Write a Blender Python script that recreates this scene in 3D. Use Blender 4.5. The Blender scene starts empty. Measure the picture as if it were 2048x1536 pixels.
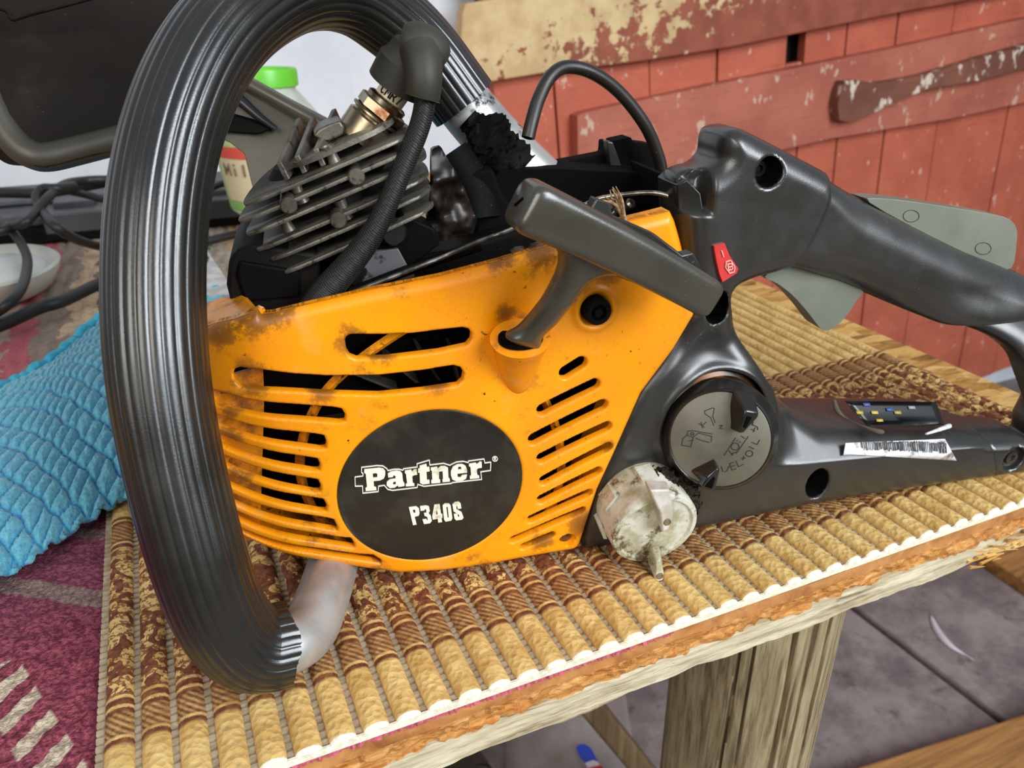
import bpy, bmesh, math, random
import numpy as np
from mathutils import Vector, Matrix
from mathutils.geometry import tessellate_polygon

random.seed(7)
np.random.seed(7)
SC = bpy.context.scene
COL = SC.collection
rad = math.radians

# ------------------------------------------------------------------ camera
F_PX, CX, CY = 1540.0, 1024.0, 768.0
ZT = 0.80                                   # top of the foam mat above the floor
CAM = np.array([0.0, 0.0, ZT + 0.24])
PITCH = math.atan(742 / 1540.0)
YAW = math.atan(766 / math.hypot(1540, 742))
fh = np.array([math.sin(YAW), math.cos(YAW), 0.0])
RT = np.array([math.cos(YAW), -math.sin(YAW), 0.0])
ZZ = np.array([0, 0, 1.0])
FW = fh * math.cos(PITCH) - ZZ * math.sin(PITCH)
UP = fh * math.sin(PITCH) + ZZ * math.cos(PITCH)
cam_d = bpy.data.cameras.new('camera')
cam = bpy.data.objects.new('camera', cam_d)
COL.objects.link(cam)
cam.matrix_world = Matrix(((RT[0], UP[0], -FW[0], CAM[0]), (RT[1], UP[1], -FW[1], CAM[1]),
                           (RT[2], UP[2], -FW[2], CAM[2]), (0, 0, 0, 1)))
cam_d.sensor_width = 36.0
cam_d.lens = 36.0 * F_PX / 2048.0
cam_d.clip_start = 0.01
cam_d.dof.use_dof = True
cam_d.dof.focus_distance = 0.325
cam_d.dof.aperture_fstop = 17.0
SC.camera = cam

# ------------------------------------------------------------------ world, light, exposure
SC.view_settings.view_transform = 'Standard'
SC.view_settings.look = 'None'
SC.view_settings.gamma = 1.0
SC.view_settings.use_curve_mapping = False
SC.view_settings.exposure = -0.18
W = bpy.data.worlds.new('world')
SC.world = W
W.use_nodes = True
nt = W.node_tree
nt.nodes.clear()
wo = nt.nodes.new('ShaderNodeOutputWorld')
wb = nt.nodes.new('ShaderNodeBackground')
wg = nt.nodes.new('ShaderNodeTexCoord')
ws = nt.nodes.new('ShaderNodeSeparateXYZ')
wr = nt.nodes.new('ShaderNodeValToRGB')
wm = nt.nodes.new('ShaderNodeMapRange')
wm.inputs[1].default_value = -1
wm.inputs[2].default_value = 1
nt.links.new(wg.outputs['Generated'], ws.inputs[0])
nt.links.new(ws.outputs['Z'], wm.inputs[0])
nt.links.new(wm.outputs[0], wr.inputs[0])
cr = wr.color_ramp
cr.elements[0].position = 0.44
cr.elements[0].color = (0.13, 0.13, 0.09, 1)
cr.elements[1].position = 0.60
cr.elements[1].color = (0.72, 0.84, 1.0, 1)
nt.links.new(wr.outputs[0], wb.inputs[0])
wb.inputs[1].default_value = 0.43
nt.links.new(wb.outputs[0], wo.inputs[0])


def area(name, loc, target, size, power, color, size_y=None):
    l = bpy.data.lights.new(name, 'AREA')
    l.energy = power
    l.color = color
    l.size = size
    l.shape = 'RECTANGLE'
    l.size_y = size_y or size
    o = bpy.data.objects.new(name, l)
    COL.objects.link(o)
    o.location = loc
    o.rotation_euler = (Vector(target) - Vector(loc)).to_track_quat('-Z', 'Y').to_euler()
    return o


area('doorway_daylight', (1.15, -1.75, 2.05), (0.15, 0.4, 0.85), 1.4, 106.0, (0.88, 0.95, 1.0), 1.6)
area('window_daylight', (-1.3, -1.1, 1.9), (0.1, 0.5, 0.85), 1.1, 27.0, (1.0, 0.94, 0.84), 1.2)


# ------------------------------------------------------------------ measuring helpers
def ray(x, y):
    return RT * ((x - CX) / F_PX) - UP * ((y - CY) / F_PX) + FW


def on_z(x, y, z=0.0):            # point of the table region at height z above the mat
    d = ray(x, y)
    return CAM + d * ((ZT + z - CAM[2]) / d[2])


def on_y(x, y, Y):                # point on the upright plane Y = const
    d = ray(x, y)
    return CAM + d * (Y / d[1])


def at_depth(x, y, dep):
    return CAM + ray(x, y) * dep


SA = on_z(1190, 1100)
_sb = on_z(1990, 965)
SANG = math.atan2((_sb - SA)[1], (_sb - SA)[0])
UA = np.array([math.cos(SANG), math.sin(SANG), 0])
VA = np.array([-math.sin(SANG), math.cos(SANG), 0])


def sv(x, y, v=0.0):              # saw frame (u, w) on the saw's plane v
    d = ray(x, y)
    t = ((SA + VA * v - CAM) @ VA) / (d @ VA)
    p = CAM + d * t - SA
    return np.array([p @ UA, p[2]])


def s3(x, y, v=0.0):
    q = sv(x, y, v)
    return np.array([q[0], v, q[1]])


def sd(x, y, dep):                # saw frame from depth
    p = at_depth(x, y, dep) - SA
    return np.array([p @ UA, p @ VA, p[2]])


# ------------------------------------------------------------------ mesh helpers
def link(name, me, mat, parent=None):
    o = bpy.data.objects.new(name, me)
    COL.objects.link(o)
    if mat is not None:
        me.materials.append(mat)
    if parent is not None:
        o.parent = parent
    return o


def mesh(name, verts, faces, mat, parent=None, smooth=True, sharp=40, recalc=True):
    me = bpy.data.meshes.new(name)
    me.from_pydata([tuple(map(float, v)) for v in verts], [], [tuple(int(i) for i in f) for f in faces])
    if recalc:
        bm = bmesh.new()
        bm.from_mesh(me)
        bmesh.ops.recalc_face_normals(bm, faces=bm.faces)
        bm.to_mesh(me)
        bm.free()
    if smooth:
        me.polygons.foreach_set('use_smooth', [True] * len(me.polygons))
        me.set_sharp_from_angle(angle=rad(sharp))
    me.update()
    return link(name, me, mat, parent)


def empty(name, loc=(0, 0, 0), rz=0.0):
    o = bpy.data.objects.new(name, None)
    COL.objects.link(o)
    o.empty_display_size = 0.02
    o.location = loc
    o.rotation_euler = (0, 0, rz)
    return o


def tag(o, label=None, cat=None, group=None, kind=None):
    if label:
        o['label'] = label
    if cat:
        o['category'] = cat
    if group:
        o['group'] = group
    if kind:
        o['kind'] = kind
    return o


def catmull(P, n=8, closed=False):
    P = [np.array(p, float) for p in P]
    N = len(P)
    out = []
    rng = range(N) if closed else range(N - 1)
    for i in rng:
        if closed:
            p0, p1, p2, p3 = P[i - 1], P[i], P[(i + 1) % N], P[(i + 2) % N]
        else:
            p0 = P[i - 1] if i > 0 else 2 * P[0] - P[1]
            p1, p2 = P[i], P[i + 1]
            p3 = P[i + 2] if i + 2 < N else 2 * P[-1] - P[-2]
        for k in range(n):
            t = k / n
            out.append(0.5 * ((2 * p1) + (p2 - p0) * t + (2 * p0 - 5 * p1 + 4 * p2 - p3) * t * t
                              + (3 * p1 - p0 - 3 * p2 + p3) * t ** 3))
    if not closed:
        out.append(P[-1])
    return np.array(out)


def tube_data(path, radius, seg=16, prof=None, caps=True, squash=None, ref=None):
    """sweep a section along a path; radius scalar or function of s in 0..1; prof(theta)->scale; squash=(a,b)"""
    path = np.array(path, float)
    n = len(path)
    T = np.gradient(path, axis=0)
    T /= np.linalg.norm(T, axis=1)[:, None] + 1e-12
    a = np.array(ref, float) if ref is not None else np.array([0.13, 0.31, 0.94])
    if abs(a @ T[0]) > 0.95 * np.linalg.norm(a):
        a = np.array([1.0, 0.1, 0.0])
    N = a - T[0] * (a @ T[0])
    N /= np.linalg.norm(N)
    verts, faces = [], []
    th = np.linspace(0, 2 * math.pi, seg, endpoint=False)
    sc = np.array([prof(t) for t in th]) if prof else np.ones(seg)
    qa, qb = squash or (1, 1)
    for i in range(n):
        N = N - T[i] * (N @ T[i])
        N /= np.linalg.norm(N)
        B = np.cross(T[i], N)
        r = radius(i / (n - 1)) if callable(radius) else radius
        for k in range(seg):
            verts.append(path[i] + (N * math.cos(th[k]) * qa + B * math.sin(th[k]) * qb) * r * sc[k])
    for i in range(n - 1):
        for k in range(seg):
            k2 = (k + 1) % seg
            faces.append((i * seg + k, i * seg + k2, (i + 1) * seg + k2, (i + 1) * seg + k))
    if caps:
        faces.append(tuple(range(seg - 1, -1, -1)))
        faces.append(tuple((n - 1) * seg + k for k in range(seg)))
    return verts, faces


def tube(name, path, radius, mat, parent=None, seg=16, **kw):
    sharp = kw.pop('sharp', 45)
    v, f = tube_data(path, radius, seg, **kw)
    return mesh(name, v, f, mat, parent, sharp=sharp)


def lathe_data(prof, axis_o, axis_d, seg=32, close=True):
    """prof: list of (r, h) along axis"""
    d = np.array(axis_d, float)
    d /= np.linalg.norm(d)
    a = np.array([0.2, 0.1, 1.0]) if abs(d[2]) < 0.9 else np.array([1.0, 0, 0])
    N = a - d * (a @ d)
    N /= np.linalg.norm(N)
    B = np.cross(d, N)
    o = np.array(axis_o, float)
    verts, faces = [], []
    for r, h in prof:
        for k in range(seg):
            t = 2 * math.pi * k / seg
            verts.append(o + d * h + (N * math.cos(t) + B * math.sin(t)) * r)
    for i in range(len(prof) - 1):
        for k in range(seg):
            k2 = (k + 1) % seg
            faces.append((i * seg + k, i * seg + k2, (i + 1) * seg + k2, (i + 1) * seg + k))
    if close:
        faces.append(tuple(range(seg - 1, -1, -1)))
        faces.append(tuple((len(prof) - 1) * seg + k for k in range(seg)))
    return verts, faces


def lathe(name, prof, o, d, mat, parent=None, seg=32, sharp=35, close=True):
    v, f = lathe_data(prof, o, d, seg, close)
    return mesh(name, v, f, mat, parent, sharp=sharp)


def box_data(lo, hi):
    x0, y0, z0 = lo
    x1, y1, z1 = hi
    v = [(x0, y0, z0), (x1, y0, z0), (x1, y1, z0), (x0, y1, z0), (x0, y0, z1), (x1, y0, z1), (x1, y1, z1), (x0, y1, z1)]
    f = [(0, 3, 2, 1), (4, 5, 6, 7), (0, 1, 5, 4), (1, 2, 6, 5), (2, 3, 7, 6), (3, 0, 4, 7)]
    return v, f


def join(parts):
    V, Fc = [], []
    for v, f in parts:
        b = len(V)
        V += list(v)
        Fc += [tuple(i + b for i in q) for q in f]
    return V, Fc


def bevel(o, w=0.001, seg=2, angle=30):
    m = o.modifiers.new('bevel', 'BEVEL')
    m.width = w
    m.segments = seg
    m.limit_method = 'ANGLE'
    m.angle_limit = rad(angle)
    return o


def prism_data(poly, v0, v1):
    """polygon in (u,w), extruded between v0 and v1; v0/v1 scalar or per-vertex"""
    n = len(poly)
    a = np.broadcast_to(np.array(v0, float), (n,))
    b = np.broadcast_to(np.array(v1, float), (n,))
    V = [(p[0], a[i], p[1]) for i, p in enumerate(poly)] + [(p[0], b[i], p[1]) for i, p in enumerate(poly)]
    tri = tessellate_polygon([[Vector((p[0], p[1], 0)) for p in poly]])
    Fc = [tuple(t) for t in tri] + [tuple(i + n for i in reversed(t)) for t in tri]
    Fc += [(i, (i + 1) % n, (i + 1) % n + n, i + n) for i in range(n)]
    return V, Fc


def prism(name, poly, v0, v1, mat, parent=None, bev=0.0, sharp=35):
    V, Fc = prism_data(poly, v0, v1)
    o = mesh(name, V, Fc, mat, parent, sharp=sharp)
    if bev:
        bevel(o, bev, 3)
    return o


def px(poly, v=0.0):
    return [sv(x, y, v) for x, y in poly]


def plane_prism(name, poly3, thick, mat, parent=None, sharp=35, bev=0):
    """polygon of 3-D points (roughly planar), thickened by vector thick"""
    P = [np.array(p, float) for p in poly3]
    n = len(P)
    t = np.array(thick, float)
    tri = tessellate_polygon([[Vector(p) for p in P]])
    V = P + [p + t for p in P]
    Fc = [tuple(q) for q in tri] + [tuple(i + n for i in reversed(q)) for q in tri]
    Fc += [(i, (i + 1) % n, (i + 1) % n + n, i + n) for i in range(n)]
    o = mesh(name, V, Fc, mat, parent, sharp=sharp)
    if bev:
        bevel(o, bev, 2)
    return o


# ------------------------------------------------------------------ signed distance fields and the field mesher
def sdf_poly(P, poly):
    poly = np.array(poly, float)
    x, y = P[:, 0], P[:, 1]
    d2 = np.full(len(P), 1e9)
    ins = np.zeros(len(P), bool)
    m = len(poly)
    for i in range(m):
        a, b = poly[i], poly[(i + 1) % m]
        e = b - a
        L = e @ e + 1e-18
        t = np.clip(((x - a[0]) * e[0] + (y - a[1]) * e[1]) / L, 0, 1)
        d2 = np.minimum(d2, (x - a[0] - t * e[0]) ** 2 + (y - a[1] - t * e[1]) ** 2)
        if a[1] != b[1]:
            c = ((a[1] > y) != (b[1] > y)) & (x < (b[0] - a[0]) * (y - a[1]) / (b[1] - a[1]) + a[0])
            ins ^= c
    d = np.sqrt(d2)
    return np.where(ins, -d, d)


def sdf_caps(P, a, b, r):
    a, b = np.array(a), np.array(b)
    e = b - a
    t = np.clip(((P - a) @ e) / (e @ e + 1e-18), 0, 1)
    return np.linalg.norm(P - a - t[:, None] * e, axis=1) - r


def sdf_circ(P, c, r):
    return np.linalg.norm(P - np.array(c), axis=1) - r


def field_mesh(lo, hi, h, sdf):
    nx = int((hi[0] - lo[0]) / h) + 2
    ny = int((hi[1] - lo[1]) / h) + 2
    gx = lo[0] + h * np.arange(nx)
    gy = lo[1] + h * np.arange(ny)
    X, Y = np.meshgrid(gx, gy, indexing='ij')
    P = np.stack([X.ravel(), Y.ravel()], 1)
    S = sdf(P).reshape(nx, ny)
    G0, G1 = np.gradient(S, h)
    g2 = G0 ** 2 + G1 ** 2
    m = (np.abs(S) < 0.38 * h) & (g2 > 0.3)
    X = np.where(m, X - S * G0 / np.maximum(g2, 1e-6), X)
    Y = np.where(m, Y - S * G1 / np.maximum(g2, 1e-6), Y)
    S = np.where(m, 0.0, S)
    vid = -np.ones((nx, ny), int)
    V, Fc = [], []

    def gv(i, j):
        if vid[i, j] < 0:
            vid[i, j] = len(V)
            V.append((X[i, j], Y[i, j]))
        return vid[i, j]
    inside = S <= 0
    full = inside[:-1, :-1] & inside[1:, :-1] & inside[1:, 1:] & inside[:-1, 1:]
    some = (S[:-1, :-1] < 0) | (S[1:, :-1] < 0) | (S[1:, 1:] < 0) | (S[:-1, 1:] < 0)
    for i, j in zip(*np.nonzero(full)):
        Fc.append((gv(i, j), gv(i + 1, j), gv(i + 1, j + 1), gv(i, j + 1)))
    ek = {}
    for i, j in zip(*np.nonzero(some & ~full)):
        for T in (((i, j), (i + 1, j), (i + 1, j + 1)), ((i, j), (i + 1, j + 1), (i, j + 1))):
            poly = []
            for k in range(3):
                A, B = T[k], T[(k + 1) % 3]
                sa, sb = S[A], S[B]
                if sa <= 0:
                    poly.append(gv(*A))
                if (sa < 0 and sb > 0) or (sa > 0 and sb < 0):
                    key = (A, B) if A < B else (B, A)
                    if key not in ek:
                        t = sa / (sa - sb)
                        ek[key] = len(V)
                        V.append((X[A] + t * (X[B] - X[A]), Y[A] + t * (Y[B] - Y[A])))
                    poly.append(ek[key])
            q = []
            for p in poly:
                if p not in q:
                    q.append(p)
            if len(q) >= 3:
                Fc.append(tuple(q))
    return np.array(V), Fc


def solid_data(V2, Fc, vf, vb):
    n = len(V2)
    V = np.concatenate([np.stack([V2[:, 0], vf, V2[:, 1]], 1), np.stack([V2[:, 0], vb, V2[:, 1]], 1)])
    cnt = {}
    for f in Fc:
        for k in range(len(f)):
            a, b = f[k], f[(k + 1) % len(f)]
            key = (a, b) if a < b else (b, a)
            cnt[key] = None if key in cnt else (a, b)
    sides = [(e[1], e[0], e[0] + n, e[1] + n) for e in cnt.values() if e]
    return V, list(Fc) + [tuple(i + n for i in reversed(f)) for f in Fc] + sides


def fillet(d, r):
    q = np.clip(r - d, 0, r)
    return r - np.sqrt(np.maximum(r * r - q * q, 0))


def sstep(a, b, x):
    t = np.clip((x - a) / (b - a), 0, 1)
    return t * t * (3 - 2 * t)


# value noise for real relief
_NT = np.random.rand(64, 64, 64)


def vnoise(P, scale):
    q = np.asarray(P, float) * scale
    i = np.floor(q).astype(int)
    f = q - i
    f = f * f * (3 - 2 * f)
    r = 0
    for dx in (0, 1):
        for dy in (0, 1):
            for dz in (0, 1):
                w = (f[:, 0] if dx else 1 - f[:, 0]) * (f[:, 1] if dy else 1 - f[:, 1]) * (f[:, 2] if dz else 1 - f[:, 2])
                r = r + w * _NT[(i[:, 0] + dx) % 64, (i[:, 1] + dy) % 64, (i[:, 2] + dz) % 64]
    return r


# ------------------------------------------------------------------ materials
def lin(c):
    if max(c) > 1.0:
        c = [x / 255.0 for x in c]
    return tuple(x / 12.92 if x <= 0.04045 else ((x + 0.055) / 1.055) ** 2.4 for x in c) + (1.0,)


class M:
    """small node-material builder"""

    def __init__(self, name, rough=0.5, metal=0.0, spec=0.5, coord='Object'):
        self.m = bpy.data.materials.new(name)
        self.m.use_nodes = True
        self.t = self.m.node_tree
        self.b = self.t.nodes['Principled BSDF']
        self.b.inputs['Roughness'].default_value = rough
        self.b.inputs['Metallic'].default_value = metal
        self.b.inputs['Specular IOR Level'].default_value = spec
        if coord == 'World':
            g = self.t.nodes.new('ShaderNodeNewGeometry')
            self.co = g.outputs['Position']
        else:
            g = self.t.nodes.new('ShaderNodeTexCoord')
            self.co = g.outputs[coord]

    def n(self, typ, **kw):
        x = self.t.nodes.new(typ)
        for k, v in kw.items():
            setattr(x, k, v)
        return x

    def l(self, a, b):
        self.t.links.new(a, b)

    def mapped(self, scale=(1, 1, 1), loc=(0, 0, 0), rot=(0, 0, 0)):
        mp = self.n('ShaderNodeMapping')
        mp.inputs['Scale'].default_value = scale
        mp.inputs['Location'].default_value = loc
        mp.inputs['Rotation'].default_value = rot
        self.l(self.co, mp.inputs[0])
        return mp.outputs[0]

    def noise(self, scale, detail=3, rough=0.55, co=None, dist=0.0):
        x = self.n('ShaderNodeTexNoise')
        x.inputs['Scale'].default_value = scale
        x.inputs['Detail'].default_value = detail
        x.inputs['Roughness'].default_value = rough
        x.inputs['Distortion'].default_value = dist
        self.l(co if co is not None else self.co, x.inputs['Vector'])
        return x.outputs['Fac']

    def voro(self, scale, co=None, feature='F1', out='Distance', rnd=1.0):
        x = self.n('ShaderNodeTexVoronoi', feature=feature)
        x.inputs['Scale'].default_value = scale
        x.inputs['Randomness'].default_value = rnd
        self.l(co if co is not None else self.co, x.inputs['Vector'])
        return x.outputs[out]

    def wave(self, scale, co=None, dist=0.0, detail=2, direction='X', dscale=1.0, prof='SIN'):
        x = self.n('ShaderNodeTexWave', bands_direction=direction, wave_profile=prof)
        x.inputs['Scale'].default_value = scale
        x.inputs['Distortion'].default_value = dist
        x.inputs['Detail'].default_value = detail
        x.inputs['Detail Scale'].default_value = dscale
        self.l(co if co is not None else self.co, x.inputs['Vector'])
        return x.outputs['Fac']

    def ramp(self, fac, stops, interp='LINEAR'):
        x = self.n('ShaderNodeValToRGB')
        e = x.color_ramp
        e.interpolation = interp
        while len(e.elements) < len(stops):
            e.elements.new(0.5)
        for k, (p, c) in enumerate(stops):
            e.elements[k].position = p
            e.elements[k].color = lin(c) if not isinstance(c, float) else (c, c, c, 1)
        self.l(fac, x.inputs[0])
        return x.outputs[0]

    def step(self, fac, a, b):
        x = self.n('ShaderNodeMapRange', interpolation_type='SMOOTHSTEP')
        x.inputs[1].default_value = a
        x.inputs[2].default_value = b
        self.l(fac, x.inputs[0])
        return x.outputs[0]

    def math(self, op, a, b=None, c=None):
        x = self.n('ShaderNodeMath', operation=op)
        for k, q in enumerate((a, b, c)):
            if q is None:
                continue
            if isinstance(q, (int, float)):
                x.inputs[k].default_value = q
            else:
                self.l(q, x.inputs[k])
        return x.outputs[0]

    def mix(self, fac, a, b):
        x = self.n('ShaderNodeMix', data_type='RGBA')
        if isinstance(fac, (int, float)):
            x.inputs[0].default_value = fac
        else:
            self.l(fac, x.inputs[0])
        for k, q in ((6, a), (7, b)):
            if isinstance(q, tuple):
                x.inputs[k].default_value = lin(q)
            else:
                self.l(q, x.inputs[k])
        return x.outputs[2]

    def sep(self, co=None):
        x = self.n('ShaderNodeSeparateXYZ')
        self.l(co if co is not None else self.co, x.inputs[0])
        return x.outputs

    def color(self, c):
        if isinstance(c, tuple):
            self.b.inputs['Base Color'].default_value = lin(c)
        else:
            self.l(c, self.b.inputs['Base Color'])
        return self

    def roughness(self, f):
        self.l(f, self.b.inputs['Roughness'])
        return self

    def bump(self, h, strength=0.3, dist=0.001):
        x = self.n('ShaderNodeBump')
        x.inputs['Strength'].default_value = strength
        x.inputs['Distance'].default_value = dist
        self.l(h, x.inputs['Height'])
        if self.b.inputs['Normal'].is_linked:
            prev = self.b.inputs['Normal'].links[0].from_socket
            self.l(prev, x.inputs['Normal'])
        self.l(x.outputs[0], self.b.inputs['Normal'])
        return self


def simple(name, c, rough=0.5, metal=0.0, c2=None, sc=60, bump=0.0, bsc=400, spec=0.5, lo=0.35, hi=0.65):
    m = M(name, rough, metal, spec)
    if c2:
        m.color(m.mix(m.step(m.noise(sc, 4), lo, hi), c, c2))
    else:
        m.color(c)
    if bump:
        m.bump(m.noise(bsc, 2), bump, 0.001)
    return m.m


def mk_yellow(name, dirty=0.5, stains=()):
    m = M(name, 0.33, 0, 0.5)
    base = m.mix(m.step(m.noise(25, 3), 0.3, 0.7), (246, 156, 6), (236, 140, 4))
    # rubbed paler patches
    base = m.mix(m.math('MULTIPLY', m.step(m.noise(34, 5, 0.6), 0.58, 0.74), 0.35), base, (226, 170, 104))
    # oily grime: broad stains and sharp specks
    st = m.math('MULTIPLY', m.step(m.noise(42, 6, 0.72), 0.62 - 0.08 * dirty, 0.78 - 0.08 * dirty), 0.75)
    base = m.mix(st, base, (120, 72, 30))
    sp = m.step(m.noise(330, 3, 0.6), 0.70 - 0.06 * dirty, 0.78 - 0.05 * dirty)
    sp = m.math('MULTIPLY', sp, m.step(m.noise(30, 3), 0.38, 0.6))
    base = m.mix(sp, base, (52, 34, 20))
    # grime gathered at particular places
    for (cx_, cy_, cz_, rr_) in stains:
        vd = m.n('ShaderNodeVectorMath', operation='DISTANCE')
        m.l(m.co, vd.inputs[0])
        vd.inputs[1].default_value = (cx_, cy_, cz_)
        near = m.math('SUBTRACT', 1.0, m.step(vd.outputs['Value'], rr_ * 0.15, rr_))
        f_ = m.step(m.math('ADD', m.math('MULTIPLY', near, 0.42), m.noise(150, 6, 0.78)), 0.68, 0.86)
        base = m.mix(m.math('MULTIPLY', m.math('MULTIPLY', f_, near), 0.8), base, (92, 56, 26))
    # hairline scratches
    sc_ = m.step(m.wave(60, m.mapped((1, 1, 1), (0, 0, 0), (0.3, 0.5, 0.8)), 18, 4, 'X', 2.0), 0.985, 1.0)
    base = m.mix(m.math('MULTIPLY', sc_, 0.18), base, (130, 78, 20))
    m.color(base)
    m.roughness(m.ramp(m.noise(50, 4), [(0.3, 0.26), (0.7, 0.48)]))
    m.bump(m.noise(160, 3), 0.06, 0.0006)
    return m.m


def mk_black(name, c=(30, 30, 29), rough=0.4, dust=0.5, speck=True, spec=0.6):
    m = M(name, rough, 0, spec)
    base = m.mix(m.step(m.noise(18, 3), 0.3, 0.75), c, tuple(int(x * 1.2 + 3) for x in c))
    if speck:
        d = m.math('MULTIPLY', m.step(m.noise(700, 2, 0.5), 0.70, 0.78), m.step(m.noise(22, 3), 0.42, 0.7))
        base = m.mix(m.math('MULTIPLY', d, dust), base, (190, 180, 160))
        sm = m.math('MULTIPLY', m.step(m.noise(28, 5, 0.65), 0.55, 0.78), 0.35 * dust)
        base = m.mix(sm, base, (96, 84, 68))
    m.color(base)
    m.roughness(m.ramp(m.noise(26, 4), [(0.3, max(rough - 0.1, 0.05)), (0.75, rough + 0.16)]))
    m.bump(m.noise(1500, 2), 0.12, 0.0003)
    return m.m


MAT = {}
MAT['yellow'] = mk_yellow('yellow_plastic')
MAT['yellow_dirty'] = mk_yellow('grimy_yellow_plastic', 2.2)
MAT['black'] = mk_black('black_nylon', (30, 30, 28), 0.34, 0.5, True, 0.7)
MAT['handle'] = mk_black('satin_black_nylon', (36, 34, 30), 0.30, 0.35, True, 0.95)
MAT['pull'] = mk_black('olive_black_nylon', (56, 53, 44), 0.28, 0.2, True, 0.9)
MAT['greyplastic'] = mk_black('grey_green_plastic', (104, 106, 94), 0.42, 0.15)
MAT['guardlip'] = mk_black('guard_lip_plastic', (58, 53, 43), 0.45, 0.2)
MAT['near_black'] = mk_black('dull_near_black', (9, 8, 7), 0.66, 0.15, True, 0.1)  # dull near-black shared by innards, wells and dark mouldings
MAT['matte'] = simple('matte_black', (9, 8, 8), 0.8, spec=0.08)
MAT['hole_shade'] = simple('hole_shade_black', (4, 4, 4), 0.9, spec=0.1)  # near-black that paints the shade inside bores, holes and the bay
MAT['rubber'] = mk_black('dusty_rubber', (48, 45, 38), 0.55, 0.3, True, 0.4)
MAT['guard'] = mk_black('brown_black_guard', (24, 19, 15), 0.6, 0.3, True, 0.12)
MAT['armgrey'] = mk_black('guard_arm', (84, 79, 66), 0.4, 0.25)
MAT['silver'] = simple('bare_aluminium', (196, 194, 190), 0.42, 0.55, (176, 172, 166), 60, 0.08, 300)
MAT['steel'] = simple('bright_wire', (190, 186, 176), 0.28, 0.9, (110, 104, 94), 140)
MAT['white_print'] = simple('worn_white_print', (232, 228, 206), 0.5, 0, (170, 150, 104), 170, lo=0.52, hi=0.74)
MAT['white_line'] = simple('white_outline_print', (236, 232, 216), 0.5)
MAT['badge'] = M('brown_black_badge', 0.3).color((34,30,24)).m
mm = M('brown_black_badge_smudged', 0.3)
mm.color(mm.mix(mm.step(mm.noise(45, 5, 0.6), 0.45, 0.7), (36, 32, 26), (52, 47, 38)))
mm.roughness(mm.ramp(mm.noise(70, 5, 0.6, dist=1.5), [(0.35, 0.2), (0.7, 0.5)]))
MAT['badge'] = mm.m
MAT['ink'] = simple('black_ink', (18, 17, 15), 0.6)
MAT['engraving_shade'] = simple('engraved_line_shade', (30, 29, 25), 0.6)  # dark tone painted in for the shade of engraved lines
MAT['red_sticker'] = simple('red_sticker', (214, 60, 58), 0.4, 0, (196, 48, 46), 120)
MAT['pink_print'] = simple('pink_print', (240, 190, 180), 0.5)
MAT['paper'] = simple('white_sticker', (216, 214, 216), 0.5, 0, (120, 108, 92), 190, lo=0.5, hi=0.72)
MAT['rope'] = simple('twine', (172, 140, 98), 0.85, 0, (120, 92, 58), 600)
# ribbed grip rubber
MAT['grip'] = mk_black('ribbed_grip_rubber', (27, 25, 22), 0.24, 0.12, True, 0.9)
# fin metal
mm = M('greasy_cast_fin', 0.42, 0.55)
c = mm.mix(mm.step(mm.noise(40, 4), 0.3, 0.7), (118, 112, 99), (64, 60, 52))
c = mm.mix(mm.math('MULTIPLY', mm.step(mm.noise(240, 4, 0.7), 0.54, 0.66), 0.8), c, (30, 27, 22))
mm.color(c)
mm.bump(mm.noise(500, 3), 0.25, 0.0006)
MAT['fin'] = mm.m
mm = M('cast_core', 0.65, 0.1, 0.2)
mm.color(mm.mix(mm.step(mm.noise(90, 4), 0.35, 0.65), (26, 22, 18), (13, 11, 9)))
MAT['core'] = mm.m
# sooty aluminium for the oily end of the handle tube
mm = M('oily_aluminium', 0.35, 0.7)
c = mm.mix(mm.step(mm.noise(60, 5, 0.7), 0.52, 0.64), (205, 203, 198), (24, 21, 18))
mm.color(c)
MAT['oily'] = mm.m
# plug
mm = M('plug_steel', 0.28, 0.9)
mm.color(mm.mix(mm.step(mm.noise(120, 4), 0.46, 0.66), (160, 148, 122), (112, 62, 30)))
MAT['plug'] = mm.m
MAT['ceramic'] = simple('ceramic', (226, 218, 184), 0.3)
# oil cap
mm = M('stained_white_plastic', 0.5)
c = mm.mix(mm.step(mm.noise(60, 5, 0.65), 0.42, 0.62), (206, 204, 188), (164, 158, 128))
c = mm.mix(mm.step(mm.noise(70, 5, 0.74), 0.53, 0.64), c, (96, 78, 48))
c = mm.mix(mm.step(mm.noise(420, 3), 0.70, 0.76), c, (44, 38, 26))
mm.color(c)
mm.bump(mm.noise(300, 4), 0.2, 0.0006)
MAT['oilcap'] = mm.m
MAT['oilcap_clean'] = simple('white_lug_plastic', (206, 200, 192), 0.4, 0, (176, 168, 150), 120)
mm = M('fuel_cap_face', 0.42)
mm.color(mm.mix(mm.step(mm.noise(60, 4), 0.35, 0.7), (106, 101, 84), (88, 84, 70)))
MAT['capface'] = mm.m
MAT['cap'] = mk_black('fuel_cap_black', (24, 21, 17), 0.24, 0.15, True, 0.8)
# braid of the ignition lead
mm = M('braided_lead', 0.38)
w1 = mm.wave(420, mm.mapped((1, 1, 1), (0, 0, 0), (0.0, 0.9, 0.4)), 0.4, 1, 'X')
w2 = mm.wave(420, mm.mapped((1, 1, 1), (0, 0, 0), (0.4, -0.7, 0.2)), 0.4, 1, 'Z')
h = mm.math('MULTIPLY', w1, w2)
mm.color(mm.mix(mm.step(h, 0.2, 0.7), (20, 20, 19), (58, 57, 54)))
mm.bump(h, 0.7, 0.0008)
MAT['lead'] = mm.m
MAT['hose'] = mk_black('fuel_hose_rubber', (30, 25, 19), 0.4, 0.4)


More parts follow.
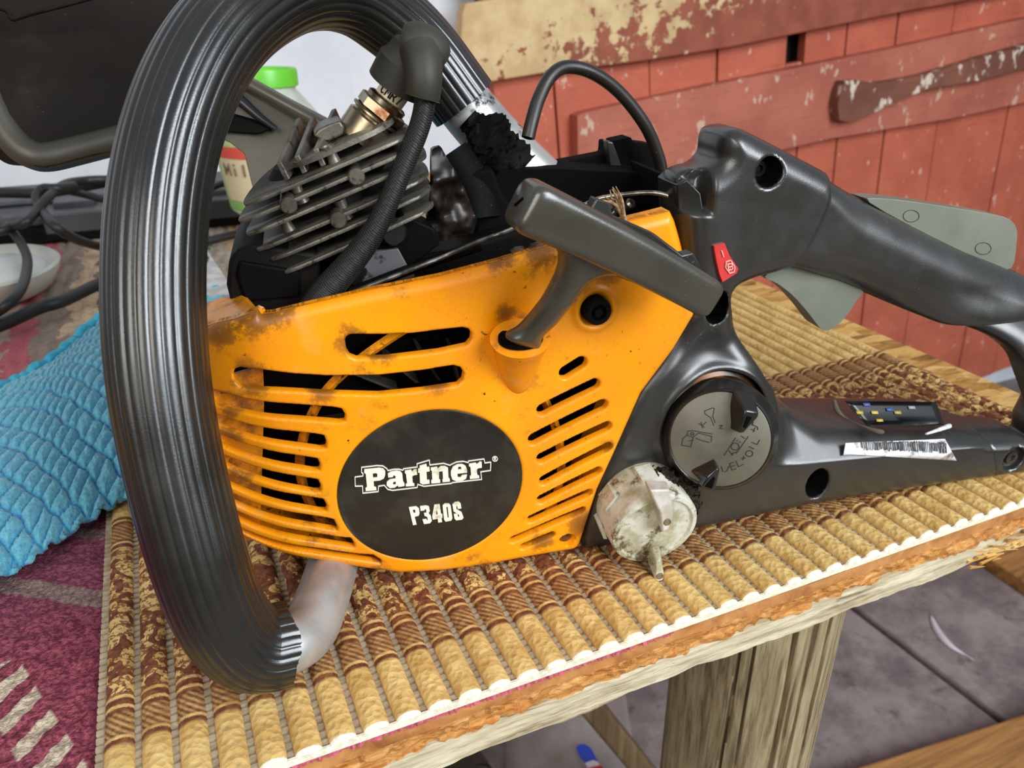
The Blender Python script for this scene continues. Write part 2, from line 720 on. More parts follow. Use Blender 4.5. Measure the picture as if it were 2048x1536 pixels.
# ------------------------------------------------------------------ surface materials
def mk_wood(name, c1, c2, c3, axis='X', sc=1.0, rough=0.75, bump=0.4, coord='Object', fibre=1.0):
    m = M(name, rough, 0, 0.3, coord)
    s = {'X': (6, 90, 90), 'Y': (90, 6, 90), 'Z': (90, 90, 6)}[axis]
    co = m.mapped(tuple(q * sc for q in s))
    g = m.noise(1.0, 6, 0.65, co, 0.6)
    c = m.ramp(g, [(0.28, c3), (0.45, c2), (0.62, c1), (0.8, c2)])
    s2 = {'X': (10, 260, 260), 'Y': (260, 10, 260), 'Z': (260, 260, 10)}[axis]
    g2 = m.noise(1.0, 4, 0.7, m.mapped(tuple(q * sc for q in s2)), 0.3)
    c = m.mix(m.math('MULTIPLY', m.step(g2, 0.58, 0.72), 0.6 * fibre), c, c3)
    m.color(c)
    m.bump(m.math('ADD', g, g2), bump, 0.0015)
    return m.m


MAT['beam'] = mk_wood('weathered_grey_wood', (214, 202, 172), (182, 166, 134), (108, 88, 64), 'X', 3.2)
MAT['beam_fresh'] = mk_wood('fresh_split_wood', (236, 204, 136), (216, 164, 84), (150, 92, 40), 'X', 1.4)
MAT['post'] = mk_wood('weathered_post_wood', (168, 152, 118), (138, 121, 90), (76, 62, 44), 'Z', 2.4)
MAT['brace'] = mk_wood('dark_brace_wood', (112, 92, 64), (86, 68, 46), (58, 44, 30), 'Z', 0.6)
MAT['plank'] = mk_wood('brown_floor_plank', (176, 128, 72), (148, 104, 58), (96, 62, 34), 'X', 0.7)
# chipboard: smooth face layer, rough orange core
mm = M('board_face_layer', 0.6, 0, 0.3, 'World')
g = mm.noise(1, 5, 0.65, mm.mapped((60, 60, 60)), 0.5)
mm.color(mm.ramp(g, [(0.3, (138, 84, 44)), (0.5, (176, 118, 66)), (0.7, (200, 144, 84))]))
mm.bump(g, 0.2, 0.001)
MAT['board'] = mm.m
mm = M('board_fibrous_core', 0.85, 0, 0.2, 'World')
g = mm.noise(1, 6, 0.75, mm.mapped((60, 300, 300)), 1.2)
mm.color(mm.ramp(g, [(0.28, (120, 70, 30)), (0.42, (190, 122, 58)), (0.58, (220, 160, 92)), (0.74, (238, 204, 148))]))
mm.bump(g, 0.9, 0.002)
MAT['core_wood'] = mm.m
# oriented strand face seen at the table's far right
mm = M('strand_board_face', 0.7, 0, 0.25, 'World')
v = mm.n('ShaderNodeTexVoronoi')
v.inputs['Scale'].default_value = 1
mm.l(mm.mapped((40, 130, 60), (0, 0, 0), (0, 0, 0.5)), v.inputs['Vector'])
cc = mm.sep(v.outputs['Color'])
g = mm.noise(1, 4, 0.6, mm.mapped((50, 220, 60), (0, 0, 0), (0, 0, 0.4)), 0.4)
c = mm.ramp(mm.math('MULTIPLY_ADD', cc[0], 0.5, mm.math('MULTIPLY', g, 0.5)),
            [(0.2, (120, 78, 34)), (0.42, (190, 140, 72)), (0.62, (216, 172, 104)), (0.8, (160, 110, 54))])
mm.color(c)
mm.bump(v.outputs['Distance'], 0.25, 0.001)
MAT['osb'] = mm.m
# foam mat print
mm = M('printed_foam', 0.72, 0, 0.25, 'World')
xyz = mm.sep()
Y = xyz[1]
cream = mm.mix(mm.step(mm.noise(70, 4), 0.35, 0.68), (222, 186, 118), (200, 158, 90))
brown = mm.mix(mm.step(mm.noise(300, 3, 0.6), 0.4, 0.65), (104, 56, 36), (136, 82, 50))


def band(a, b, soft=0.0012):
    return mm.math('MULTIPLY', mm.step(Y, a - soft, a + soft), mm.math('SUBTRACT', 1.0, mm.step(Y, b - soft, b + soft)))


sw = mm.wave(11, mm.mapped((1.3, 1.0, 1.0), (0, 0, 0), (0, 0, 0.5)), 11.0, 2, 'Y', 7.0)
sw2 = mm.wave(46, None, 7.0, 2, 'Y', 11.0)
swm = mm.math('MAXIMUM', mm.step(sw, 0.52, 0.6), mm.math('MULTIPLY', mm.step(sw2, 0.62, 0.72), 0.85))
swirl = mm.mix(swm, cream, brown)
lines = mm.wave(190, None, 7.0, 3, 'DIAGONAL', 60.0)
dia = mm.mix(mm.step(lines, 0.72, 0.86), brown, cream)
stripe = mm.mix(mm.step(mm.wave(62, None, 1.5, 2, 'Y', 60.0), 0.66, 0.84), brown, cream)
c = mm.mix(band(0.262, 0.364), cream, swirl)
c = mm.mix(band(0.237, 0.263), c, stripe)
c = mm.mix(band(0.2415, 0.2525), c, dia)
c = mm.mix(band(0.362, 0.391), c, stripe)
c = mm.mix(band(0.370, 0.384), c, dia)
# white cut faces below
nz = mm.n('ShaderNodeNewGeometry')
c = mm.mix(mm.math('LESS_THAN', Y, 0.2082), c, (240, 234, 214))
mm.color(c)
hb = mm.math('ADD', mm.voro(330), mm.math('MULTIPLY', mm.noise(420, 2), 0.6))
mm.bump(hb, 0.6, 0.0012)
MAT['foam'] = mm.m
MAT['foamweb'] = simple('foam_web', (186, 168, 140), 0.75, 0, (160, 140, 112), 200, 0.3, 500)
# purple carpet
mm = M('purple_carpet_pile', 0.95, 0, 0.1, 'World')
xyz = mm.sep()
X, Y = xyz[0], xyz[1]
wob = mm.math('MULTIPLY', mm.math('SUBTRACT', mm.noise(200, 4), 0.5), 0.006)
Yw = mm.math('ADD', Y, wob)
plum = mm.mix(mm.step(mm.noise(500, 2), 0.35, 0.65), (156, 78, 92), (104, 46, 58))
plum = mm.mix(mm.step(Y, 0.29, 0.38), plum, mm.mix(mm.step(mm.noise(500, 2), 0.35, 0.65), (146, 82, 100), (106, 54, 70)))
taupe = mm.mix(mm.step(mm.noise(500, 2), 0.35, 0.65), (150, 124, 118), (114, 92, 88))
beige = mm.mix(mm.step(mm.noise(500, 2), 0.35, 0.65), (206, 188, 164), (164, 144, 124))
# taupe stripe that runs across, slightly aslant
t = mm.math('ADD', Yw, mm.math('MULTIPLY', X, 0.70))
tb = mm.math('MULTIPLY', mm.step(t, 0.2845, 0.2865), mm.math('SUBTRACT', 1.0, mm.step(t, 0.297, 0.299)))
c = mm.mix(tb, plum, taupe)
tb = mm.math('MULTIPLY', mm.step(t, 0.3385, 0.3405), mm.math('SUBTRACT', 1.0, mm.step(t, 0.349, 0.351)))
c = mm.mix(tb, c, taupe)
# beige dashes
q = mm.math('ADD', mm.math('MULTIPLY', X, 0.77), mm.math('MULTIPLY', Y, -0.63))
wob2 = mm.math('MULTIPLY', wob, 0.25)
dash = mm.step(mm.math('COSINE', mm.math('MULTIPLY', mm.math('ADD', mm.math('ADD', q, 0.2270), wob2), 427)), -0.1, 0.15)
el = mm.math('ADD', mm.math('ADD', X, wob2), mm.math('MULTIPLY', Y, 0.415))
col_ = mm.math('MULTIPLY', mm.math('SUBTRACT', 1.0, mm.step(el, 0.0355, 0.037)), mm.step(el, 0.0175, 0.019))
col_ = mm.math('MULTIPLY', col_, mm.math('SUBTRACT', 1.0, mm.step(Yw, 0.308, 0.311)))
c = mm.mix(mm.math('MULTIPLY', dash, col_), c, beige)
mm.color(c)
mm.bump(mm.noise(900, 2), 0.8, 0.0015)
MAT['carpet'] = mm.m
# rag rug
mm = M('rag_rug_weave', 0.95, 0, 0.1, 'World')
wob = mm.math('MULTIPLY', mm.math('SUBTRACT', mm.noise(28, 4), 0.5), 0.05)
xyz = mm.sep()
s = mm.math('FRACT', mm.math('MULTIPLY', mm.math('ADD', mm.math('ADD', xyz[0], mm.math('MULTIPLY', xyz[1], -0.02)), wob), 3.7))
c = mm.ramp(s, [(0.0, (92, 118, 92)), (0.07, (176, 160, 140)), (0.16, (196, 160, 116)), (0.25, (70, 58, 52)), (0.33, (170, 150, 134)),
                (0.42, (182, 98, 106)), (0.49, (150, 132, 120)), (0.58, (202, 172, 140)), (0.66, (120, 104, 96)), (0.74, (196, 116, 120)),
                (0.80, (190, 170, 150)), (0.88, (88, 132, 104)), (0.95, (150, 104, 60))], 'CONSTANT')
c = mm.mix(mm.math('MULTIPLY', mm.step(mm.noise(220, 3), 0.45, 0.7), 0.45), c, (120, 104, 92))
mm.color(c)
mm.bump(mm.noise(300, 3), 0.7, 0.002)
MAT['ragrug'] = mm.m
# blue cloth
mm = M('blue_plush_cloth', 0.9, 0, 0.15, 'Object')
at_ = mm.n('ShaderNodeAttribute')
at_.attribute_name = 'groove'
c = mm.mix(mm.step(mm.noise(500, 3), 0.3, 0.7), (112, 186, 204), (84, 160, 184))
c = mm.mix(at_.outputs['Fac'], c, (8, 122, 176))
mm.color(c)
mm.b.inputs['Sheen Weight'].default_value = 0.4
mm.bump(mm.noise(800, 2), 0.7, 0.0012)
MAT['cloth'] = mm.m
MAT['cloth_hem'] = simple('blue_cloth_hem', (70, 178, 204), 0.85, 0, (52, 156, 186), 300, 0.3, 600)
# wall, door, floor
mm = M('white_wall_paint', 0.8, 0, 0.3, 'World')
c = mm.mix(mm.step(mm.noise(9, 5), 0.3, 0.75), (226, 228, 232), (208, 210, 216))
c = mm.mix(mm.math('MULTIPLY', mm.step(mm.noise(60, 3), 0.71, 0.78), 0.5), c, (140, 138, 136))
mm.color(c)
MAT['wall'] = mm.m


def mk_paint(name, base, base2, chip, amount, chip2=None):
    m = M(name, 0.62, 0, 0.35, 'Object')
    c = m.mix(m.step(m.noise(8, 5, 0.6), 0.3, 0.7), base, base2)
    g = m.noise(1, 5, 0.6, m.mapped((14, 14, 120)), 0.4)
    c = m.mix(m.math('MULTIPLY', m.step(g, 0.55, 0.7), 0.28), c, tuple(int(x * 0.62) for x in base))
    sp = m.math('MULTIPLY', m.step(m.noise(46, 4, 0.6, m.mapped((1.0, 1.0, 0.55))), 0.66 - amount, 0.70 - amount), 0.85)
    c = m.mix(sp, c, chip)
    if chip2:
        c = m.mix(m.step(m.noise(70, 3, 0.6), 0.68, 0.74), c, chip2)
    m.color(c)
    m.bump(m.math('ADD', sp, g), 0.35, 0.002)
    return m.m


MAT['red'] = mk_paint('brick_red_paint', (196, 104, 78), (178, 90, 68), (220, 178, 158), 0.02)
MAT['red2'] = mk_paint('worn_red_paint', (186, 108, 86), (164, 90, 72), (206, 176, 150), 0.045)
MAT['cream_red'] = None
mm = M('cream_paint_peeling_over_red', 0.62, 0, 0.35, 'Object')
red = mm.mix(mm.step(mm.noise(20, 4), 0.3, 0.7), (156, 84, 62), (132, 68, 50))
crm = mm.mix(mm.step(mm.noise(26, 4), 0.3, 0.7), (214, 186, 138), (190, 158, 112))
xyz = mm.sep()
msk = mm.math('ADD', mm.noise(30, 6, 0.66), mm.math('ADD', mm.math('MULTIPLY', xyz[0], -0.42), mm.math('MULTIPLY', xyz[2], 1.9)))
mk = mm.step(msk, 0.46, 0.50)
mm.color(mm.mix(mk, red, crm))
mm.bump(mk, 0.5, 0.002)
MAT['cream_red'] = mm.m
MAT['gap_shade'] = simple('gap_shade_brown', (22, 14, 11), 0.9)  # colour painting the dark of the gap in the planks
MAT['strap'] = mk_paint('brown_strap_paint', (134, 84, 66), (110, 66, 52), (226, 208, 190), 0.075)
mm = M('grey_concrete', 0.85, 0, 0.25, 'World')
c = mm.mix(mm.step(mm.noise(7, 6, 0.68), 0.36, 0.64), (148, 136, 132), (108, 97, 96))
c = mm.mix(mm.math('MULTIPLY', mm.step(mm.noise(22, 5, 0.7), 0.55, 0.7), 0.7), c, (78, 69, 67))
c = mm.mix(mm.math('MULTIPLY', mm.step(mm.noise(60, 3, 0.6), 0.72, 0.77), 0.6), c, (176, 166, 160))
mm.color(c)
mm.bump(mm.noise(60, 5), 0.3, 0.004)
MAT['concrete'] = mm.m
MAT['dirt'] = simple('dark_joint_dirt', (66, 58, 56), 0.9, 0, (44, 38, 36), 90)

# ------------------------------------------------------------------ the setting
def structure(o):
    o['kind'] = 'structure'
    return o


WALL_Y = 1.36
v, f = box_data((-2.2, WALL_Y, 0), (3.6, WALL_Y + 0.12, 2.4))
structure(mesh('wall_back', v, f, MAT['wall'], smooth=False))
# floor: a dirt bed with big concrete slabs on it
v, f = box_data((-2.2, -1.2, -0.08), (3.6, WALL_Y, -0.012))
floor = structure(mesh('floor', v, f, MAT['dirt'], smooth=False))
p0 = on_z(1780, 1270, -ZT)
p1 = on_z(1990, 1430, -ZT)
jd = math.atan2(p1[1] - p0[1], p1[0] - p0[0])
je = np.array([math.cos(jd), math.sin(jd), 0])
jn = np.array([-math.sin(jd), math.cos(jd), 0])


def slab(a0, a1, b0, b1):
    g = 0.007
    pts = [p0 + je * a + jn * b for a, b in ((a0 + g, b0 + g), (a1 - g, b0 + g), (a1 - g, b1 - g), (a0 + g, b1 - g))]
    V = [(p[0], p[1], -0.07) for p in pts] + [(p[0], p[1], 0.0) for p in pts]
    Fc = [(0, 3, 2, 1), (4, 5, 6, 7), (0, 1, 5, 4), (1, 2, 6, 5), (2, 3, 7, 6), (3, 0, 4, 7)]
    o = mesh('slab', V, Fc, MAT['concrete'], floor, smooth=False)
    bevel(o, 0.006, 2)


for ia in range(-2, 2):
    for ib in range(-2, 2):
        slab(ia * 1.0 + 0.35, (ia + 1) * 1.0 + 0.35, ib * 1.0, (ib + 1) * 1.0)

# old red plank door, hanging a little askew in front of the wall
DY = 1.27
dth = rad(6.5)
de1 = np.array([math.cos(dth), 0, math.sin(dth)])
de2 = np.array([-math.sin(dth), 0, math.cos(dth)])
DO = on_y(1000, 165, DY)
door = structure(empty('door_1', DO, 0))
door.rotation_euler = (0, -dth, 0)
door['label'] = 'old brick-red plank door with battens, standing askew by the white wall'


def dpx(x, y, off=0.0):           # door frame (p, q) of a pixel on the door face moved forward by off
    d = on_y(x, y, DY - off) - DO
    return np.array([d @ de1, d @ de2])


def dboard(name, poly, v0, v1, mat, bev=0.003):
    return prism(name, poly, v0, v1, mat, door, bev)


seams = [992, 1108, 1298, 1435, 1573]
ps = [dpx(x, 110)[0] for x in seams]
ps[0] = dpx(990, 230)[0]
ps[1] = dpx(1113, 240)[0]
hole_r = dpx(1609, 100)[0]
more_ = [hole_r] + [dpx(x, 80)[0] for x in (1693, 1791, 1900, 2043)]
while more_[-1] < 2.1:
    more_.append(more_[-1] + 0.15)
QB, QT = -1.0, 0.62
for a, b in list(zip(ps[:-1], ps[1:])) + list(zip(more_[:-1], more_[1:])):
    j = random.uniform(-0.002, 0.002)
    dboard('plank', [(a + 0.0018, QB), (b - 0.0018, QB), (b - 0.0018, QT), (a + 0.0018, QT)], j, 0.022, MAT['red'], 0.002)
qh0 = dpx(1590, 126)[1]
qh1 = dpx(1590, 66)[1]
dboard('plank', [(ps[-1] + .0018, QB), (hole_r - .0018, QB), (hole_r - .0018, qh0), (ps[-1] + .0018, qh0)], 0.001, 0.022, MAT['red'], 0.002)
dboard('plank', [(ps[-1] + .0018, qh1), (hole_r - .0018, qh1), (hole_r - .0018, QT), (ps[-1] + .0018, QT)], 0.001, 0.022, MAT['red'], 0.002)
dboard('gap_shade_board', [(ps[0] + 0.01, QB), (2.15, QB), (2.15, QT), (ps[0] + 0.01, QT)], 0.045, 0.06, MAT['gap_shade'], 0)  # added dark board, paints the shade seen through the plank hole
# top rail with peeling cream paint
OFF = 0.03
poly = [dpx(x, y, OFF) for x, y in ((925, 28), (922, 80), (925, 140), (934, 160), (956, 168), (1079, 148), (1292, 122), (1460, 95), (1612, 64),
                                    (1797, 26))]
poly += [(2.1, poly[-1][1] + 0.01), (2.1, poly[-1][1] + 0.14), (dpx(934, 24, OFF)[0], dpx(934, 24, OFF)[1] + 0.012)]
dboard('rail', poly, -OFF, -0.0005, MAT['cream_red'], 0.004)
# middle batten
poly = [dpx(x, y, OFF) for x, y in ((1155, 232), (1158, 320), (1337, 345), (1500, 315), (1657, 278), (1909, 236), (2048, 205))]
poly[2] = dpx(1337, 352, OFF)
poly[1] = dpx(1157, 396, OFF)
poly += [(2.1, poly[-1][1]), (2.1, dpx(2048, 38, OFF)[1])] + [dpx(x, y, OFF) for x, y in ((2048, 38), (1790, 96), (1460, 163), (1170, 225))]
dboard('batten', poly, -OFF, -0.0005, MAT['red2'], 0.004)
# strap
OFF2 = 0.055
poly = [dpx(x, y, OFF2) for x, y in ((1676, 207), (1682, 180), (1690, 163), (1713, 160), (1755, 166), (1797, 160), (1853, 149), (1965, 115), (2048, 92))]
poly += [(2.0, poly[-1][1] + 0.02), (2.0, poly[-1][1] - 0.06)]
poly += [dpx(x, y, OFF2) for x, y in ((2048, 137), (1965, 160), (1853, 179), (1774, 213), (1730, 235), (1700, 244), (1679, 241))]
dboard('strap', poly, -OFF2, -OFF + 0.002, MAT['strap'], 0.004)

# ------------------------------------------------------------------ workbench
ZB = ZT - 0.0085            # top of the board
YF = 0.2085
XR = 0.54
bench = empty('workbench', (0.25, 0.7, 0))
tag(bench, 'rough wooden workbench with chipboard top and log leg carrying the chainsaw', 'workbench')
bench_o = np.array([0.25, 0.7, 0])


def bpart(name, V, Fc, mat, **kw):
    return mesh(name, [np.array(q) - bench_o for q in V], Fc, mat, bench, **kw)


def slab_strip(x0, x1, n, ztop, zbot, yfront, yback, rough_f, rough_b, sc=120, seed=0.0, rows=6):
    """a board with a ragged front edge: rows of vertices down the front face"""
    xs = np.linspace(x0, x1, n)
    V, Fc = [], []
    for k in range(rows):
        t = k / (rows - 1)
        z = ztop + (zbot - ztop) * t
        P = np.stack([xs * 0.35, np.full(n, z * 1.2 + seed), np.full(n, seed)], 1)
        dn = vnoise(P, sc) + 0.6 * vnoise(P * np.array([3, 1, 1]), sc * 1.5) - 0.8
        zz = np.full(n, z)
        if k == rows - 1:
            zz = z + (vnoise(P + 3.3, sc * 0.6) - 0.5) * rough_b
        for i in range(n):
            V.append((xs[i], yfront + dn[i] * rough_f, zz[i]))
    for i in range(n):
        V.append((xs[i], yback, zbot))
    for i in range(n):
        V.append((xs[i], yback, ztop))
    R = rows + 2
    for k in range(R):
        k2 = (k + 1) % R
        for i in range(n - 1):
            Fc.append((k * n + i, k * n + i + 1, k2 * n + i + 1, k2 * n + i))
    Fc.append(tuple(k * n for k in range(R)))
    Fc.append(tuple(k * n + n - 1 for k in range(R - 1, -1, -1)))
    return V, Fc


V, Fc = slab_strip(-1.1, XR, 900, ZB, ZB - 0.0062, YF + 0.0005, 1.30, 0.0012, 0.001, 130, 1.7)
o = bpart('top_layer', V, Fc, MAT['board'], sharp=30)
o.data.materials.append(MAT['osb'])
for p in o.data.polygons:
    if p.normal.z > 0.9:
        p.material_index = 1
V, Fc = slab_strip(-1.1, XR - 0.002, 1500, ZB - 0.0063, ZB - 0.0163, YF + 0.0015, 1.29, 0.0045, 0.003, 240, 5.1, 10)
bpart('fibrous_core', V, Fc, MAT['core_wood'], sharp=25)
V, Fc = slab_strip(-1.1, 0.455, 900, ZB - 0.0165, ZB - 0.031, YF + 0.002, 0.36, 0.0012, 0.003, 150, 9.4, 8)
bpart('front_rail', V, Fc, MAT['beam'], sharp=25)
# splinters at the rail's right end
sp = []
for k in range(40):
    x = random.uniform(0.37, 0.455)
    z = ZB - random.uniform(0.018, 0.033)
    L = random.uniform(0.006, 0.022)
    a = np.array([x, YF + 0.001 + random.uniform(-0.002, 0.002), z])
    d = np.array([1.0, random.uniform(-0.18, 0.06), random.uniform(-0.22, 0.12)])
    n_ = np.array([0, -0.3, 1.0]) * random.uniform(0.0005, 0.0012)
    w_ = np.array([0, 0.0015, 0])
    sp.append(([a - n_, a + n_, a + d * L, a - n_ + w_, a + n_ + w_, a + d * L + w_ * .3],
               [(0, 1, 2), (5, 4, 3), (0, 3, 4, 1), (1, 4, 5, 2), (2, 5, 3, 0)]))
V, Fc = join(sp)
o = bpart('splinters', V, Fc, MAT['beam_fresh'], smooth=False)
o['kind'] = 'stuff'
# log leg
Lc = on_y(1527, 1420, 0.30)
seg, rows = 288, 40
V, Fc = [], []
cracks = [(rad(a), w_, d_) for a, w_, d_ in ((228, 0.012, 0.010), (246, 0.018, 0.014), (262, 0.012, 0.008), (274, 0.022, 0.018), (287, 0.010, 0.008), (300, 0.014, 0.010), (314, 0.010, 0.006), (215, 0.014, 0.01), (252, .008, .004), (281, .008, .004))]
for k in range(rows):
    t = k / (rows - 1)
    z = (ZB - 0.031) * (1 - t)
    cx = 0.298 + 0.030 * t
    cyy = 0.282 + 0.02 * t
    for i in range(seg):
        a = 2 * math.pi * i / seg
        r = 0.0505 * (1 + 0.035 * math.sin(3 * a + 1.0) + 0.012 * math.sin(7 * a + 3 * t) + 0.003 * (random.random() - .5))
        for ca, cw, cd in cracks:
            dd = abs((a - ca - 0.05 * math.sin(4 * t + ca * 9) + math.pi) % (2 * math.pi) - math.pi)
            if dd < cw * 2:
                r -= cd * max(0, 1 - dd / (cw * 1.3)) * (0.5 + 0.5 * abs(math.sin(ca * 7 + 2.5 * t)))
        V.append((cx + r * math.cos(a), cyy + r * math.sin(a), z))
for k in range(rows - 1):
    for i in range(seg):
        i2 = (i + 1) % seg
        Fc.append((k * seg + i, k * seg + i2, (k + 1) * seg + i2, (k + 1) * seg + i))
Fc.append(tuple(range(seg)))
Fc.append(tuple((rows - 1) * seg + i for i in range(seg)))
bpart('leg', V, Fc, MAT['post'], sharp=35)
# diagonal brace behind the leg
A = on_y(1165, 1395, 0.52)
B = on_y(1300, 1560, 0.52)
d = (B - A) / np.linalg.norm(B - A)
A = A - d * 0.12
t_ = (ZB - 0.03 - A[2]) / d[2]
A = A + d * t_
B = A + d * (A[2] / -d[2]) * 0.985
pn = np.array([d[2], 0, -d[0]]) * 0.013
yy = np.array([0, 0.045, 0])
V = [A - pn, A + pn, A + pn + yy, A - pn + yy, B - pn, B + pn, B + pn + yy, B - pn + yy]
Fc = [(0, 1, 2, 3), (7, 6, 5, 4), (0, 4, 5, 1), (1, 5, 6, 2), (2, 6, 7, 3), (3, 7, 4, 0)]
o = bpart('brace', V, Fc, MAT['brace'], smooth=False)
bevel(o, 0.004, 2)
# rear legs and end rail, mostly hidden
for lx, ly in ((0.47, 1.2), (-0.95, 1.2), (-0.95, 0.3)):
    v, f = tube_data([(lx, ly, 0), (lx, ly, ZB - 0.017)], 0.05, 24)
    bpart('leg', v, f, MAT['post'])
v, f = box_data((0.488, 0.37, ZB - 0.060), (XR - 0.012, 1.25, ZB - 0.0165))
o = bpart('end_rail', v, f, MAT['beam'], smooth=False)
bevel(o, 0.003, 2)

# loose planks below on the floor
def loose_plank(name, pts, z0, th, mat, label):
    V = [(p[0], p[1], z0) for p in pts] + [(p[0], p[1], z0 + th) for p in pts]
    Fc = [(0, 3, 2, 1), (4, 5, 6, 7), (0, 1, 5, 4), (1, 2, 6, 5), (2, 3, 7, 6), (3, 0, 4, 7)]
    o = mesh(name, V, Fc, mat, smooth=False)
    bevel(o, 0.004, 2)
    return tag(o, label, 'plank')


zz = -ZT + 0.045
a_, b_ = on_z(1690, 1542, zz), on_z(2060, 1424, zz)
dirn = (b_ - a_) / np.linalg.norm(b_ - a_)
nn = np.array([dirn[1], -dirn[0], 0])
loose_plank('floor_plank', [a_ - dirn * 0.6, a_ - dirn * 0.6 + nn * 0.20, b_ + dirn * 0.7 + nn * 0.20, b_ + dirn * 0.7], 0.0, 0.045,
            MAT['plank'], 'broad brown plank lying on the concrete at the bottom right corner')
zz = -ZT + 0.03
a_, b_ = on_z(1955, 1100, zz), on_z(2048, 1163, zz)
dirn = (b_ - a_) / np.linalg.norm(b_ - a_)
nn = np.array([-dirn[1], dirn[0], 0])
loose_plank('floor_plank', [a_ - dirn * 0.25, b_ + dirn * 0.5, b_ + dirn * 0.5 + nn * 0.16, a_ - dirn * 0.25 + nn * 0.16], 0.0, 0.03,
            MAT['plank'], 'narrow brown plank on the floor beyond the splintered end of the bench rail')
# white feather on the floor
fp = catmull([on_z(x, y, -ZT + 0.004) for x, y in ((1862, 1228), (1880, 1262), (1905, 1290), (1948, 1318))], 6)
n = len(fp)
V, Fc = [], []
for i in range(n):
    t = i / (n - 1)
    w_ = 0.009 * math.sin(math.pi * min(t * 1.15, 1)) ** 0.7 + 0.001
    tg = fp[min(i + 1, n - 1)] - fp[max(i - 1, 0)]
    nn = np.array([-tg[1], tg[0], 0]) / np.linalg.norm(tg)
    for k, (s_, h_) in enumerate(((-1, 0.0), (-0.15, 0.004), (0.15, 0.004), (0.5, 0.0))):
        q = fp[i] + nn * w_ * s_
        V.append((q[0], q[1], 0.001 + h_ * (1 - abs(2 * t - 1)) + 0.0008))
for i in range(n - 1):
    for k in range(3):
        Fc.append((i * 4 + k, i * 4 + k + 1, (i + 1) * 4 + k + 1, (i + 1) * 4 + k))
o = mesh('feather', V, Fc, simple('feather_white', (206, 200, 206), 0.8))
sm = o.modifiers.new('solid', 'SOLIDIFY')
sm.thickness = 0.0008
tag(o, 'small curved white feather lying on the grey concrete floor', 'feather')
# clear plastic bag under the bench
mm = M('clear_plastic_film', 0.12, 0, 0.5)
mm.b.inputs['Alpha'].default_value = 0.22
mm.color((176, 168, 160))
MAT['film'] = mm.m
bagroot = empty('plastic_bag', tuple(np.array([*on_z(1140, 1500, -ZT)[:2], 0.0])))
tag(bagroot, 'crumpled clear plastic bag with blue and red print under the bench', 'plastic bag')
bo = np.array(bagroot.location)
bw, bh_ = 24, 30
c00 = on_z(1140, 1500, -ZT)
V, Fc = [], []
e1 = RT
e2 = fh
for side in (0, 1):
    for j in range(bh_ + 1):
        for i in range(bw + 1):
            a = (i / bw - 0.5) * 0.20
            b = (j / bh_ - 0.5) * 0.22
            p = e1 * a + e2 * b
            edge = min(i, bw - i) / bw * min(j, bh_ - j) / bh_ * 4
            q = np.array([[p[0] + 5 + side, p[1] + 3, 0.4]])
            h = 0.006 + side * (0.055 * edge ** 0.5 * (0.5 + vnoise(q, 14)[0] * 0.7 + 0.35 * vnoise(q, 40)[0])) 
            V.append((p[0], p[1], h))
n1 = (bw + 1) * (bh_ + 1)
for side in (0, 1):
    for j in range(bh_):
        for i in range(bw):
            k = side * n1 + j * (bw + 1) + i
            Fc.append((k, k + 1, k + bw + 2, k + bw + 1))
o = mesh('film', V, Fc, MAT['film'], bagroot, recalc=False, sharp=70)


def bag_patch(name, pts, mat, z):
    P = []
    for x, y in pts:
        q = on_z(x, y, -ZT + z) - bo
        P.append((q[0], q[1], z))
    return plane_prism(name, P, (0, 0, 0.001), mat, bagroot)


bag_patch('blue_print', [(1152, 1497), (1156, 1490), (1170, 1489), (1182, 1497), (1190, 1512), (1196, 1524), (1186, 1530), (1170, 1526), (1160, 1515)],
          simple('blue_print', (32, 70, 176), 0.4), 0.056)
bag_patch('white_print', [(1170, 1527), (1186, 1521), (1196, 1525), (1200, 1532), (1176, 1537)], simple('white_bag_print', (200, 196, 200), 0.5), 0.0575)
bag_patch('red_print', [(1176, 1537), (1202, 1531), (1214, 1545), (1190, 1556)], simple('red_print', (176, 40, 48), 0.4), 0.059)
# two pale jugs / dark tyre under the bench
q = on_z(1040, 1500, -ZT)
o = lathe('enamel_tin', [(0.0, 0.0), (0.052, 0.0), (0.055, 0.004), (0.055, 0.03), (0.053, 0.034), (0.055, 0.038), (0.055, 0.118), (0.057, 0.122), (0.054, 0.124), (0.0, 0.122)],
          (q[0] - 0.06, q[1] + 0.22, 0), (0, 0, 1), simple('pale_tin_paint', (150, 142, 120), 0.35, 0.3), seg=40, close=False)
tag(o, 'pale dull tin standing under the bench behind the plastic bag', 'tin')
q = on_z(980, 1545, -ZT)
ring = []
for k in range(49):
    a = 2 * math.pi * k / 48
    ring.append((q[0] - 0.13 + 0.09 * math.cos(a), q[1] - 0.03 + 0.09 * math.sin(a), 0.036))
o = tube('rubber_ring', ring, 0.034, MAT['rubber'], seg=20, caps=False)
tag(o, 'dark rubber tyre lying under the bench at the bottom edge', 'tyre')

